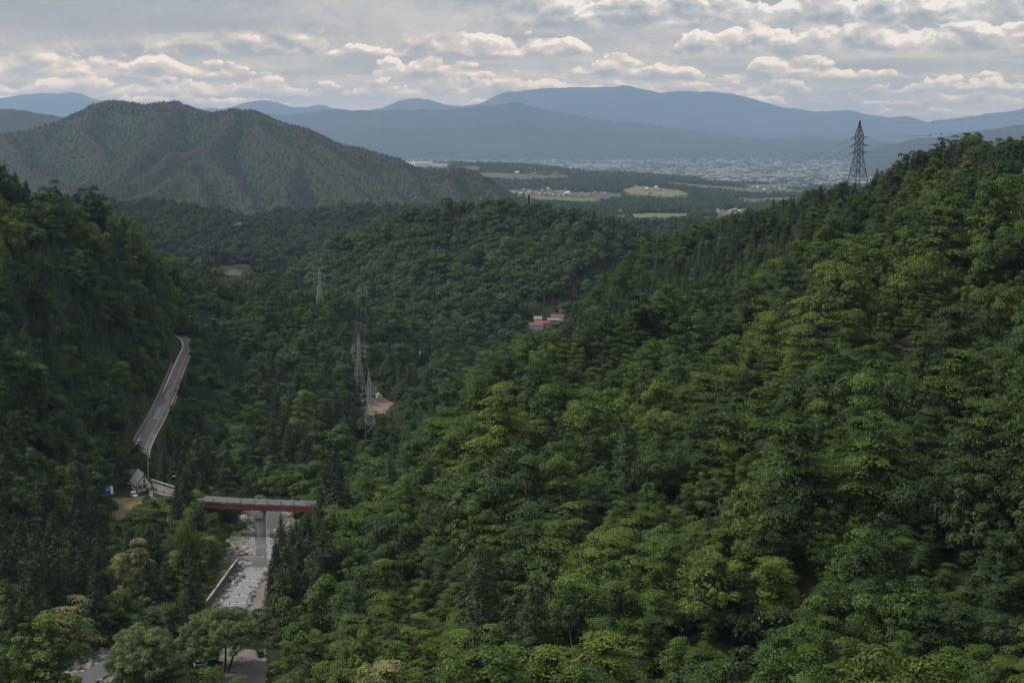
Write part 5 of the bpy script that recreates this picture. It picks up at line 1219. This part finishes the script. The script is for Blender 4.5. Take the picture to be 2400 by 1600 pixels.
post_sign('shop_sign', 342, 1107, 1121, 497, .85, [M_orange, (.12, .45, .45, .7, M_white)], math.radians(10), 'upright orange and white sign at the right corner of the timbered house', 'sign', -133)
post_sign('notice_board', 347, 1128, 1140, 494, 1.2, [M_white, (0, .35, .7, .3, M_lblue)], math.radians(15), 'white and pale blue notice board on the ground right of the house', 'sign', -133)
p = hit(384, 1226, 250); post_sign('warning_board', 384, 1214, 1225, p.y, .7, [M_orange, (0, .5, .8, .16, M_white)], .3, 'small orange red board among pale rubble below the bridge approach', 'sign')
def car(loc, rz, paint, label, L=3.9, W_=1.6, H=1.55):
    c = empty('parked_car', loc, rz, label, 'car', 'cars parked in the valley'); l = L / 2; mb = MB()
    mb.prism([(-l, -W_ / 2, .28), (l, -W_ / 2, .28), (l, -W_ / 2, .62), (l - .75, -W_ / 2, .86), (-l + .1, -W_ / 2, .92), (-l, -W_ / 2, .6)], (0, W_, 0)); mb.build('body', paint, c)
    mb = MB(); mb.prism([(-l + .25, -W_ / 2 + .06, .9), (l - .85, -W_ / 2 + .06, .87), (l - 1.45, -W_ / 2 + .12, H - .06), (-l + .45, -W_ / 2 + .12, H - .06)], (0, W_ - .12, 0)); mb.build('windows', M_glass, c)
    mb = MB(); mb.box((-.35, 0, H - .02), (L - 1.8, W_ - .16, .08)); mb.build('roof', paint, c)
    for x in (-l + .7, l - .75):
        for s_ in (-1, 1):
            mb = MB(); mb.tube((x, s_ * (W_ / 2 + .02), .31), (x, s_ * (W_ / 2 - .2), .31), .31, n=12); wh = mb.build('wheel', M_tyre, c); mb = MB(); mb.tube((x, s_ * (W_ / 2 + .04), .31), (x, s_ * (W_ / 2), .31), .17, n=10); mb.build('rim', M_steel, wh)
    for s_ in (-1, 1): mb = MB(); mb.box((l + .01, s_ * .55, .58), (.06, .32, .16)); mb.build('headlight', M_lamp, c)
p = P(307, 1138, z=-132.9); car((p.x, p.y, -133.1), math.radians(-55), M_carw, 'small white car parked in front of the half-timbered house')
for u, v, rz, m_2, lb in ((463, 1526, .4, M_carw, 'white car parked under the right willow, left of its trunks'), (492, 1522, .5, M_card, 'dark car parked beyond the willow trunks beside the white car'), (597, 1502, 1.9, M_card, 'dark car with a white front at the right edge of the gravel car park')):
    p = P(u, v, z=-134.3); car((p.x, p.y, gz(p.x, p.y) + .06), rz, m_2, lb)
drape('car_park', [(440,1600),(455,1535),(500,1488),(560,1478),(615,1488),(618,1600)], 340, 40, 0.7, M_gravel, 0.15)
# street lamp, utility poles
p = P(390, 1112, D=503); lamp = empty('street_lamp', (p.x, p.y, -132), 0, 'brown street lamp with a curved arm beside the bridge approach', 'street lamp')
mb = MB(); mb.tube((0, 0, -.3), (0, 0, 4.9), .11, .08); q = Vector((0, 0, 4.9))
for i in range(6): r_ = Vector((.0 + 1.3 * math.sin((i + 1) / 6 * 1.4), 0, 4.9 + .9 * (1 - math.cos((i + 1) / 6 * 1.5)))); mb.tube(q, r_, .07, n=5); q = r_
mb.build('pole', M_rust, lamp); mb = MB(); mb.box((1.65, 0, 5.72), (.9, .32, .18)); mb.build('lamp_head', M_lamp, lamp)
def upole(u, vt, D, H, label, arms=2, m_=None):
    p = P(u, vt, D); r0 = empty('utility_pole', (p.x, p.y, p.z - H), .3, label, 'utility pole', 'utility poles along the roads'); k = max(1, D / 600)
    mb = MB(); mb.tube((0, 0, 0), (0, 0, H), .16 * k, .11 * k); mb.build('pole', m_ or M_conc, r0)
    for i in range(arms):
        mb = MB(); z = H - .6 - i * 1.5; mb.box((0, .12, z), (2.2, .12 * k, .12 * k)); ar = mb.build('cross_arm', M_steel, r0)
        for x in (-.9, 0, .9): mb = MB(); mb.tube((x, .12, z + .05), (x, .12, z + .4), .07 * k, n=5); mb.build('insulator', M_porcelain, ar)
for u, vt, D, H, lb in ((338, 1022, 512, 14, 'tall grey utility pole rising behind the right side of the timbered house'), (345, 995, 590, 13, 'utility pole at the lower end of the visible road'), (391, 872, 700, 13, 'dark utility pole standing against the striped road markings'), (372, 938, 650, 9, 'short utility pole at the outer edge of the striped road stretch'),
        (451, 780, 915, 11, 'utility pole at the outside of the far road bend'), (409, 708, 1000, 12, 'pale utility pole on the wooded slope above the far road bend'), (404, 623, 1230, 13, 'tall pale pole of the pair high on the left hillside'), (397, 634, 1220, 10, 'shorter pale pole of the pair high on the left hillside')): upole(u, vt, D, H, lb)
# ================================================================== PYLONS AND WIRES
def pylon(u, vt, D, zg, hb, ht, arms, waist, rz, mat, label, rl, rb, arm_len, tension=False):
    rl, rb = (rl, rb) if tension else (rl * .9, rb * .75)
    p = P(u, vt, D); H = p.z - zg; o = empty('transmission_tower', (p.x, p.y, zg), 0, label, 'pylon', 'steel lattice pylons'); cr_, sr = math.cos(rz), math.sin(rz)
    def half(z): return hb + (ht - hb) * min(z / waist, 1) if z < waist else ht * max(.12, 1 - max(0, z - arms[0] - 1.0) / (H - arms[0] - 1.0)) if z > arms[0] + 1 else ht * (1 - .15 * (z - waist) / (H - waist))
    def cor(z): h = half(z); return [Vector((x * h * cr_ - y * h * sr, x * h * sr + y * h * cr_, z)) for x, y in ((-1, -1), (1, -1), (1, 1), (-1, 1))]
    lv = [0.0]; 
    while lv[-1] < H - .8: lv.append(min(H, lv[-1] + max(1.6, half(lv[-1]) * 1.75)))
    legs = [MB() for _ in range(4)]; br_ = MB()
    for a, b_ in zip(lv[:-1], lv[1:]):
        ca, cb = cor(a), cor(b_)
        for i in range(4):
            legs[i].tube(ca[i], cb[i], rl, n=4); j = (i + 1) % 4; br_.tube(ca[i], cb[j], rb, n=3); br_.tube(ca[j], cb[i], rb, n=3); br_.tube(cb[i], cb[j], rb, n=3)
    for l in legs: l.build('leg', mat, o)
    br_.build('bracing', mat, o); tips = []
    for z, al in zip(arms, arm_len):
        for s_ in (-1, 1):
            mb = MB(); tip = Vector((s_ * al, 0, z)); h = half(z)
            for y in (-.5, .5): mb.tube((s_ * h * .6, y * h, z), tip, rb * 1.3, n=4); mb.tube((s_ * h * .6, y * h, z + 1.5), tip, rb * 1.1, n=4)
            mb.tube((s_ * (h + al) / 2, 0, z), (s_ * (h + al) / 2, 0, z + .9), rb, n=3); arm = mb.build('cross_arm', mat, o); mb = MB()
            if tension:
                e = tip + Vector((s_ * 1.7, 0, -.1 if s_ > 0 else -1.1)); mb.tube(tip, e, .24, n=6); mb.tube(tip + Vector((-s_ * .2, .3, 0)), e + Vector((-s_ * 1.9, .6, -1.2 if s_ > 0 else -.4)), .16, n=5); mb.build('insulator', mat, arm)
            else: e = tip + Vector((0, 0, -1.3)); mb.tube(tip, e, .12, n=6); mb.box(tip + Vector((0, 0, .0)), (.7, .2, .2)); mb.build('insulator', M_porcelain, arm)
            tips.append(o.location + e)
    tips.append(Vector((p.x, p.y, p.z))); return tips
gr = -45.5
T0_ = pylon(1975, 278, 850, gr, 5.8, 1.75, (gr and 37.6, 32.9, 28.8), 27.5, math.radians(42), M_darksteel, 'dark lattice pylon standing alone on the right-hand ridge against the sky', .23, .12, (3.2, 4.0, 3.4), True)
T1_ = pylon(847, 853, 672, gz(P(847, 900, 672).x, 672), 4.0, .9, (29, 26, 23), 21, .35, M_steel, 'grey lattice pylon lowest of the valley line, beside the brown field', .14, .06, (3.2, 3.8, 3.2))
T2_ = pylon(823, 762, 828, gz(P(823, 900, 828).x, 828), 3.8, .9, (33, 30, 27), 25, .5, M_steel, 'grey lattice pylon second up the valley, left of the green meadow', .14, .06, (3.4, 4.0, 3.4))
T3_ = pylon(833, 706, 1140, gz(P(833, 900, 1140).x, 1140), 3.8, 1.0, (30, 26.5, 23), 20, .5, M_steel, 'grey lattice pylon third up the valley against the wooded hill', .15, .07, (3.2, 3.8, 3.2))
T4_ = pylon(733, 616, 1075, gz(P(733, 700, 1075).x, 1075) , 3.4, .9, (28, 25, 22), 20, .3, M_steel, 'grey lattice pylon farthest up the valley on the left spur', .2, .09, (3.6, 4.2, 3.6))
def wire(a, b_, sag, r, label, grp, balls=()):
    w_ = MB(); n = 24; o = empty('power_line', a, 0, label, 'power line', grp); q0 = Vector((0, 0, 0)); d = b_ - a
    for i in range(1, n + 1): t_ = i / n; q = d * t_ - Vector((0, 0, sag * 4 * t_ * (1 - t_))); w_.tube(q0, q, r, n=3); q0 = q
    w_.build('cable', M_wire, o)
    for t_ in balls: mb = MB(); q = d * t_ - Vector((0, 0, sag * 4 * t_ * (1 - t_))); mb.box(q, (.9, .5, .5)); mb.build('damper', M_darksteel, o)
nm3 = ('top', 'middle', 'bottom')
for i in range(3):
    a = T0_[i * 2 + 1]; e = P(2352, (285, 312, 326)[i], 690); far = e + (e - a) * .25; far.z += 1.0; wire(a, far, 2.2, .07, f'{nm3[i]} conductor running from the ridge pylon to the right edge of the photo', 'conductors right of the ridge pylon', (.36, .42))
    a = T0_[i * 2]; e = P((1790, 1800, 1812)[i], (372, 395, 418)[i], 1150); wire(a, a + (e - a) * 1.6, 5.0, .07, f'{nm3[i]} conductor dropping from the ridge pylon down to the left valley', 'conductors left of the ridge pylon')
e = P(2352, 247, 690); wire(T0_[6], e + (e - T0_[6]) * .25, 4.0, .045, 'thin earth wire from the ridge pylon tip across the sky to the right', 'conductors right of the ridge pylon', (.4,))
for (A_t, B_t, w1) in ((T1_, T2_, 'lowest pylon and the second pylon'), (T2_, T3_, 'second pylon and the third pylon')):
    for i in (0, 1, 2, 3, 4, 5):
        if i in (0, 1, 4): wire(A_t[i], B_t[i], 5.0, .035, f"thin {('upper left', 'upper right', '', '', 'lower left')[i]} conductor in the valley between the {w1}", 'conductors of the valley line')
# ================================================================== FAR SMALL BUILDINGS AND MASTS
p = P(968, 838, 1050); col = empty('concrete_column', (p.x, p.y, p.z - 4), .1, 'pale flared concrete column sticking out of the trees in the valley', 'column')
mb = MB(); mb.prism([(-.8, -.8, 0), (.8, -.8, 0), (1.35, -.8, 11.5), (-1.35, -.8, 11.5)], (0, 1.8, 0)); mb.build('shaft', M_pale, col); mb = MB(); mb.box((0, .1, 12.9), (3.4, 2.3, 2.3)); mb.build('head', M_pale, col)
p = P(1215, 470, 1500); tw = empty('silo_tower', (p.x, p.y, p.z - 6), 0, 'dark slim cylindrical tower on the crest of the central wooded hill', 'tower'); H = P(1215, 448, 1500).z - p.z + 6
mb = MB(); mb.tube((0, 0, 0), (0, 0, H - 1), .95, .85, 10); mb.build('shaft', M_darksteel, tw); mb = MB(); mb.tube((0, 0, H - 3.2), (0, 0, H), 1.25, 1.25, 10); mb.build('head', M_darksteel, tw)
p = P(1106, 471, 1515); tw = empty('antenna_mast', (p.x, p.y, p.z - 6), 0, 'thin mast with a small white top on the central hill crest', 'mast'); H = P(1106, 456, 1515).z - p.z + 6
mb = MB(); mb.tube((0, 0, 0), (0, 0, H), .25, .2); mb.build('pole', M_darksteel, tw); mb = MB(); mb.box((0, 0, H - .2), (1.3, 1.0, 1.2)); mb.build('drum', M_white, tw)
vz = P(1250, 748, 1150).z
for u, v, D, w_, d_, he, hr, rz, wm, rm, lb in (
    (1248, 745, 1150, 5, 10, 2.0, 3.3, 1.5, M_conc, M_redroof, 'long low house with a bright red roof in the hillside hamlet'),
    (1236, 739, 1172, 5, 6, 3.2, 5.0, 1.4, M_plaster, M_greyroof, 'grey roofed house just behind the bright red roof'),
    (1271, 740, 1168, 5, 9, 2.8, 3.8, 1.5, M_conc, M_greyroof, 'white walled long building right of the red roof'),
    (1280, 733, 1185, 5, 10, 2.6, 4.4, 1.6, M_plaster, M_brownroof, 'brownish red roofed house at the top of the hamlet'),
    (1232, 752, 1138, 6, 10, 2.8, 4.4, 1.5, M_lblue, M_brownroof, 'low house with pale blue wall below the red roof')):
    p = P(u, v, D); gable_house('hamlet_house', (p.x, p.y, p.z - .5), rz, w_, d_, he, hr, wm, rm, lb, 'house', .5, False, 'houses of the hillside hamlet')
upole(1235, 731, 1160, 12, 'pole in the middle of the hamlet beside the red roof', 1); upole(1267, 724, 1180, 13, 'pole at the upper right of the hamlet', 1)
p = P(871, 918, 862); gable_house('field_shed', (p.x, p.y, gz(p.x, p.y)), .4, 3, 4, 2, 2.8, M_white, M_greyroof, 'tiny white shed at the top edge of the brown field', 'shed', .2, wins=1)
p = P(546, 518, 1700); mb = MB(); mb.prism([(-4, -2, 0), (4, -2, 0), (4, -2, 2.5), (0, -2, 3.6), (-4, -2, 2.5)], (0, 4, 0)); o = mb.build('hill_barn', M_conc); o.location = (p.x, p.y, p.z); tag(o, 'tiny white building in the gap between the far wooded hills', 'building')
# --- terraces: fields, woods, villages
M_tf = nmat('terrace_field', (0.10, 0.105, 0.055), (0.15, 0.14, 0.08), 0.01, 0.95); M_tg = nmat('terrace_green', (0.07, 0.095, 0.045), (0.11, 0.13, 0.065), 0.01, 0.95); M_te = nmat('terrace_earth', (0.32, 0.23, 0.165), (0.42, 0.32, 0.25), 0.01, 0.95)
TF = [('olive_field', [(1425,437),(1460,428),(1520,432),(1570,440),(1588,448),(1530,452),(1440,446)], 5600, M_tf), ('green_field', [(1170,446),(1260,452),(1420,457),(1330,464),(1230,458)], 5250, M_tg),
      ('green_field', [(1420,493),(1500,489),(1620,490),(1580,497),(1500,501),(1450,499)], 3950, M_tg), ('earth_works', [(915,367),(960,370),(1030,378),(1028,384),(950,380),(925,376)], 8300, M_te), ('pale_field', [(1600,404),(1700,410),(1790,414),(1700,416),(1620,410)], 8500, M_te), ('green_field', [(1640,488),(1730,482),(1740,487),(1650,495)], 4100, M_tf)]
for nm, poly, D, m_2 in TF: drape(nm, poly, D, 900 if D > 5000 else 500, 16, m_2, 2.0, terr_z)
Xt, Yt = [np.concatenate(q) for q in zip(scat2(-1500, 4200, 2700, 9300, 110000), scat2(-600, 1300, 2660, 4300, 40000))]; mm = (Xt / Yt > -0.15) & (Xt / Yt < .42); Xt, Yt = Xt[mm], Yt[mm]; Zt = terr_z(Xt, Yt); ut, vt_ = proj(Xt, Yt, Zt)
wood = fbm(Xt / 500, Yt / 260, 88, 3) > np.where(Yt < 4300, -.9, -0.10)
_, vtop = proj(Xt, Yt, Zt + 15)
for nm, poly, D, m_2 in TF: wood &= ~(inpoly(ut, vt_, poly) | (inpoly(ut, vtop, poly) & (Yt < D + 300)) | (inpoly(ut, (vtop + vt_) / 2, poly) & (Yt < D + 300)))
VIL = [([(1155,436),(1200,436),(1300,441),(1425,445),(1430,452),(1300,451),(1160,443)], 5450, 95, 'terrace village strip'), ([(1480,436),(1545,440),(1540,450),(1490,448)], 5600, 16, 'houses'), ([(1408,487),(1440,487),(1445,496),(1412,496)], 3950, 16, 'low'), ([(1600,486),(1720,480),(1720,490),(1610,496)], 4050, 34, 'right'), ([(1700,425),(1860,420),(1860,436),(1720,436)], 6800, 55, 'far'), ([(1180,392),(1320,398),(1320,402),(1180,397)], 7600, 12, 'upper')]
for poly, D, n_v, _ in VIL: wood &= ~(inpoly(ut, vt_, poly) | (inpoly(ut, vtop, poly) & (Yt < D)))
for poly in ([(1160,444),(1430,452),(1425,458),(1160,450)],): wood &= ~inpoly(ut, vt_, poly)
Xt, Yt, Zt = Xt[wood], Yt[wood], Zt[wood]
forest('terrace_woods', np.column_stack([Xt, Yt, Zt - 2, rng.uniform(.8, 1.4, len(Xt)), rng.integers(0, 7, len(Xt)), rng.uniform(0, 6.28, len(Xt))]),
       [(PROTO['far_broadleaf'][i % 4]['join'], LM[('cool', 'dark')[i // 4]]) for i in range(8)][:6] + [(PROTO['far_conifer'][0]['join'], LM['pine'])])
def house_mesh(roof): mb = MB(); mb.prism([(-5, -4, 0), (5, -4, 0), (5, -4, 5), (0, -4, 7.5), (-5, -4, 5)], (0, 9, 0)); me = mb.mesh('village_house', [M_conc, roof]); [setattr(p_, 'material_index', 1) for p_ in me.polygons if abs(p_.normal.z) > .3 and p_.center.z > 5]; return me
HM = [house_mesh(m) for m in (M_greyroof, M_brownroof, M_pale, M_greyroof)]
VL = ['small pale house in the village strip on the wooded terraces', 'small house beside the olive field on the terraces', 'reddish and white house at the left end of the lowest green field', 'small pale house right of the lowest green field', 'tiny house on the far edge of the terraces near the plain', 'long pale shed high on the upper wooded terrace']
TENTH = 'x tenth twentieth thirtieth fortieth fiftieth sixtieth seventieth eightieth ninetieth'.split(); ORD = 'x first second third fourth fifth sixth seventh eighth ninth tenth eleventh twelfth thirteenth fourteenth fifteenth sixteenth seventeenth eighteenth nineteenth'.split()
def nth(n): return ORD[n] if n < 20 else (TENTH[n // 10] if n % 10 == 0 else TENS[n // 10] + '-' + ORD[n % 10])
for k, (poly, D, n_v, _) in enumerate(VIL):
    made = []
    us = [q[0] for q in poly]; vs = [q[1] for q in poly]; c = 0; tries = 0
    while c < n_v and tries < 20000:
        tries += 1; u, v = rng.uniform(min(us), max(us)), rng.uniform(min(vs), max(vs))
        if not inpoly(np.array([u]), np.array([v]), poly)[0]: continue
        y = D * rng.uniform(.93, 1.07); p = P(u, v, y); zt = float(terr_z(np.array([p.x]), np.array([y]))[0]); uu, vv = proj(p.x, y, zt)
        if abs(vv - v) > 7: continue
        o = obj('village_house' if k < 5 else 'farm_shed', HM[int(rng.integers(0, 4)) if k != 2 else 1]); o.location = (p.x, y, zt); o.rotation_euler = (0, 0, rng.uniform(0, 3.14)); s_ = rng.uniform(.9, 1.7) * (1.1 if D > 5000 else .8); o.scale = (s_ * (1 if k < 5 else 4), s_, s_ * .8); c += 1
        made.append((uu, o)); tag(o, VL[k], 'house' if k < 5 else 'shed', ('village houses on the terraces', 'houses beside the olive field', 'houses at the lowest green field', 'houses right of the lowest green field', 'houses at the far terrace edge', 'sheds on the upper terrace')[k])
    for n_o, (_, o) in enumerate(sorted(made, key=lambda q: q[0])): o['label'] = ('small pale house in the terrace village strip', 'small house beside the olive terrace field', 'reddish white house left of the lowest green field', 'small pale house right of the lowest green field', 'tiny house at the far terrace edge', 'long pale shed on the upper wooded terrace')[k] + ', ' + nth(n_o + 1) + ' from the left'
for i, (u, v, w_, h_, lb) in enumerate(((970, 375, 120, 14, 'long white factory hall on the orange earthworks, left one'), (1012, 376, 150, 18, 'largest white factory hall on the orange earthworks, right one'), (992, 379, 110, 10, 'lower white hall between the two big ones on the earthworks'))):
    p = P(u, v, 8250); zt = float(terr_z(np.array([p.x]), np.array([p.y]))[0]); o = empty('factory_hall', (p.x, p.y, zt), .1, lb, 'factory'); mb = MB(); mb.box((0, 0, h_ / 2), (w_ * .7, 50, h_)); mb.build('wall', M_white, o); mb = MB(); mb.box((0, 0, h_ + 1), (w_ * .72, 52, 2)); mb.build('roof', M_greyroof, o)
# --- town on the plain
TM = [pmat('town_white', (0.33, 0.32, 0.31), .8), pmat('town_grey', (0.20, 0.21, 0.23), .8), pmat('town_brown', (0.18, 0.14, 0.12), .8), pmat('town_trees', (0.03, 0.05, 0.03), .9)]
nb = 14000; yb = 9200 + 9000 * rng.random(nb) ** 1.1; sb = rng.uniform(-.14, .42, nb); xb = sb * yb; den = fbm(xb / 900, yb / 500, 71, 4) + .25; kb = rng.random(nb) < np.clip(den * 1.6, .12, 1); xb, yb = xb[kb], yb[kb]; nb = len(xb)
wb, db, hb_ = rng.uniform(12, 40, nb), rng.uniform(10, 26, nb), rng.uniform(6, 15, nb); big_ = rng.random(nb) < .03; wb[big_] *= 3; mi_ = rng.choice(4, nb, p=[.16, .26, .1, .48]); wb[mi_ == 3] *= 2.2; hb_[mi_ == 3] = 9
co8 = np.array([(-1, -1, 0), (1, -1, 0), (1, 1, 0), (-1, 1, 0), (-1, -1, 1), (1, -1, 1), (1, 1, 1), (-1, 1, 1)], float)
Vt_ = co8[None] * np.stack([wb / 2, db / 2, hb_], 1)[:, None] + np.stack([xb, yb, np.full(nb, PLAIN - .5)], 1)[:, None]
Ft_ = (np.array([(4, 5, 6, 7), (0, 1, 5, 4), (1, 2, 6, 5), (2, 3, 7, 6), (3, 0, 4, 7)])[None] + (np.arange(nb) * 8)[:, None, None]).reshape(-1, 4)
tag(obj('town_buildings', mesh_np('town_buildings', Vt_.reshape(-1, 3), Ft_, TM, mi=np.repeat(mi_, 5))), kind='stuff')
# ================================================================== WILLOWS BY THE CAR PARK
def willow(u, vt, D, Wd, zg, n_b, seed, label, stems):
    global R
    R = np.random.default_rng(seed); p = P(u, vt, D); H = p.z - zg; o = empty('willow_tree', (p.x, p.y, zg), 0, label, 'willow tree', 'pale willows at the car park')
    bo = []; a = Wd / 2
    for i in range(n_b):
        z = R.uniform(-.35, 1); az_ = R.uniform(0, 6.28); k = math.sqrt(max(0, 1 - z * z)); bo.append(np.array([math.cos(az_) * k * (a - 1.4), math.sin(az_) * k * (a - 1.4) * .8, H * .58 + z * (H * .42 - 1.2)]))
    v, f, tn = willow_crown(H, a, bo); me = mesh_np('willow_crown', v, f, [LM['willow']]); set_tone(me, tn); obj('crown', me, o)
    mb = MB()
    for sx, sy, dx_ in stems:
        b0 = Vector((sx, sy, -1)); b1 = Vector((sx * 1.5 + dx_ * .3, sy, H * .28)); mb.tube(b0, b1, .34, .26, 8); b2 = b1 + Vector((dx_, R.normal(0, .5), H * .28)); mb.tube(b1, b2, .26, .14, 7)
        for q in bo:
            e = Vector(q)
            if (e - b2).length < a * .75: mb.tube(b1.lerp(b2, R.uniform(.3, 1)), e.lerp(b2, .1), .09, .03, 5)
    mb.build('trunk', M_bark, o)
willow(508, 1400, 337, 20.0, -135.0, 42, 3, 'spreading pale green willow on the right with dark leaning trunks over the car park', ((-.8, 0, -.6), (.4, .3, .3), (.9, -.2, 4.2)))
willow(335, 1446, 312, 17.0, -134.5, 40, 4, 'dense feathery pale green willow at the bottom, left neighbour of the trunked willow', ((-.3, 0, -1.0), (.5, 0, 1.4)))
# ================================================================== HAZE
mb = MB(); mb.box((0, 17000, 160), (56000, 45600, 1480))
m = bpy.data.materials.new('haze'); m.use_nodes = True; m.node_tree.nodes.clear(); t = NT(m.node_tree)
pv = t.a('ShaderNodeVolumePrincipled'); pv.inputs['Color'].default_value = (0.52, 0.70, 0.98, 1); pv.inputs['Density'].default_value = HAZE_D
pv.inputs['Anisotropy'].default_value = 0.2
t.a('ShaderNodeOutputMaterial', {'Volume': pv.outputs[0]})
tag(mb.build('haze', m), kind='stuff')
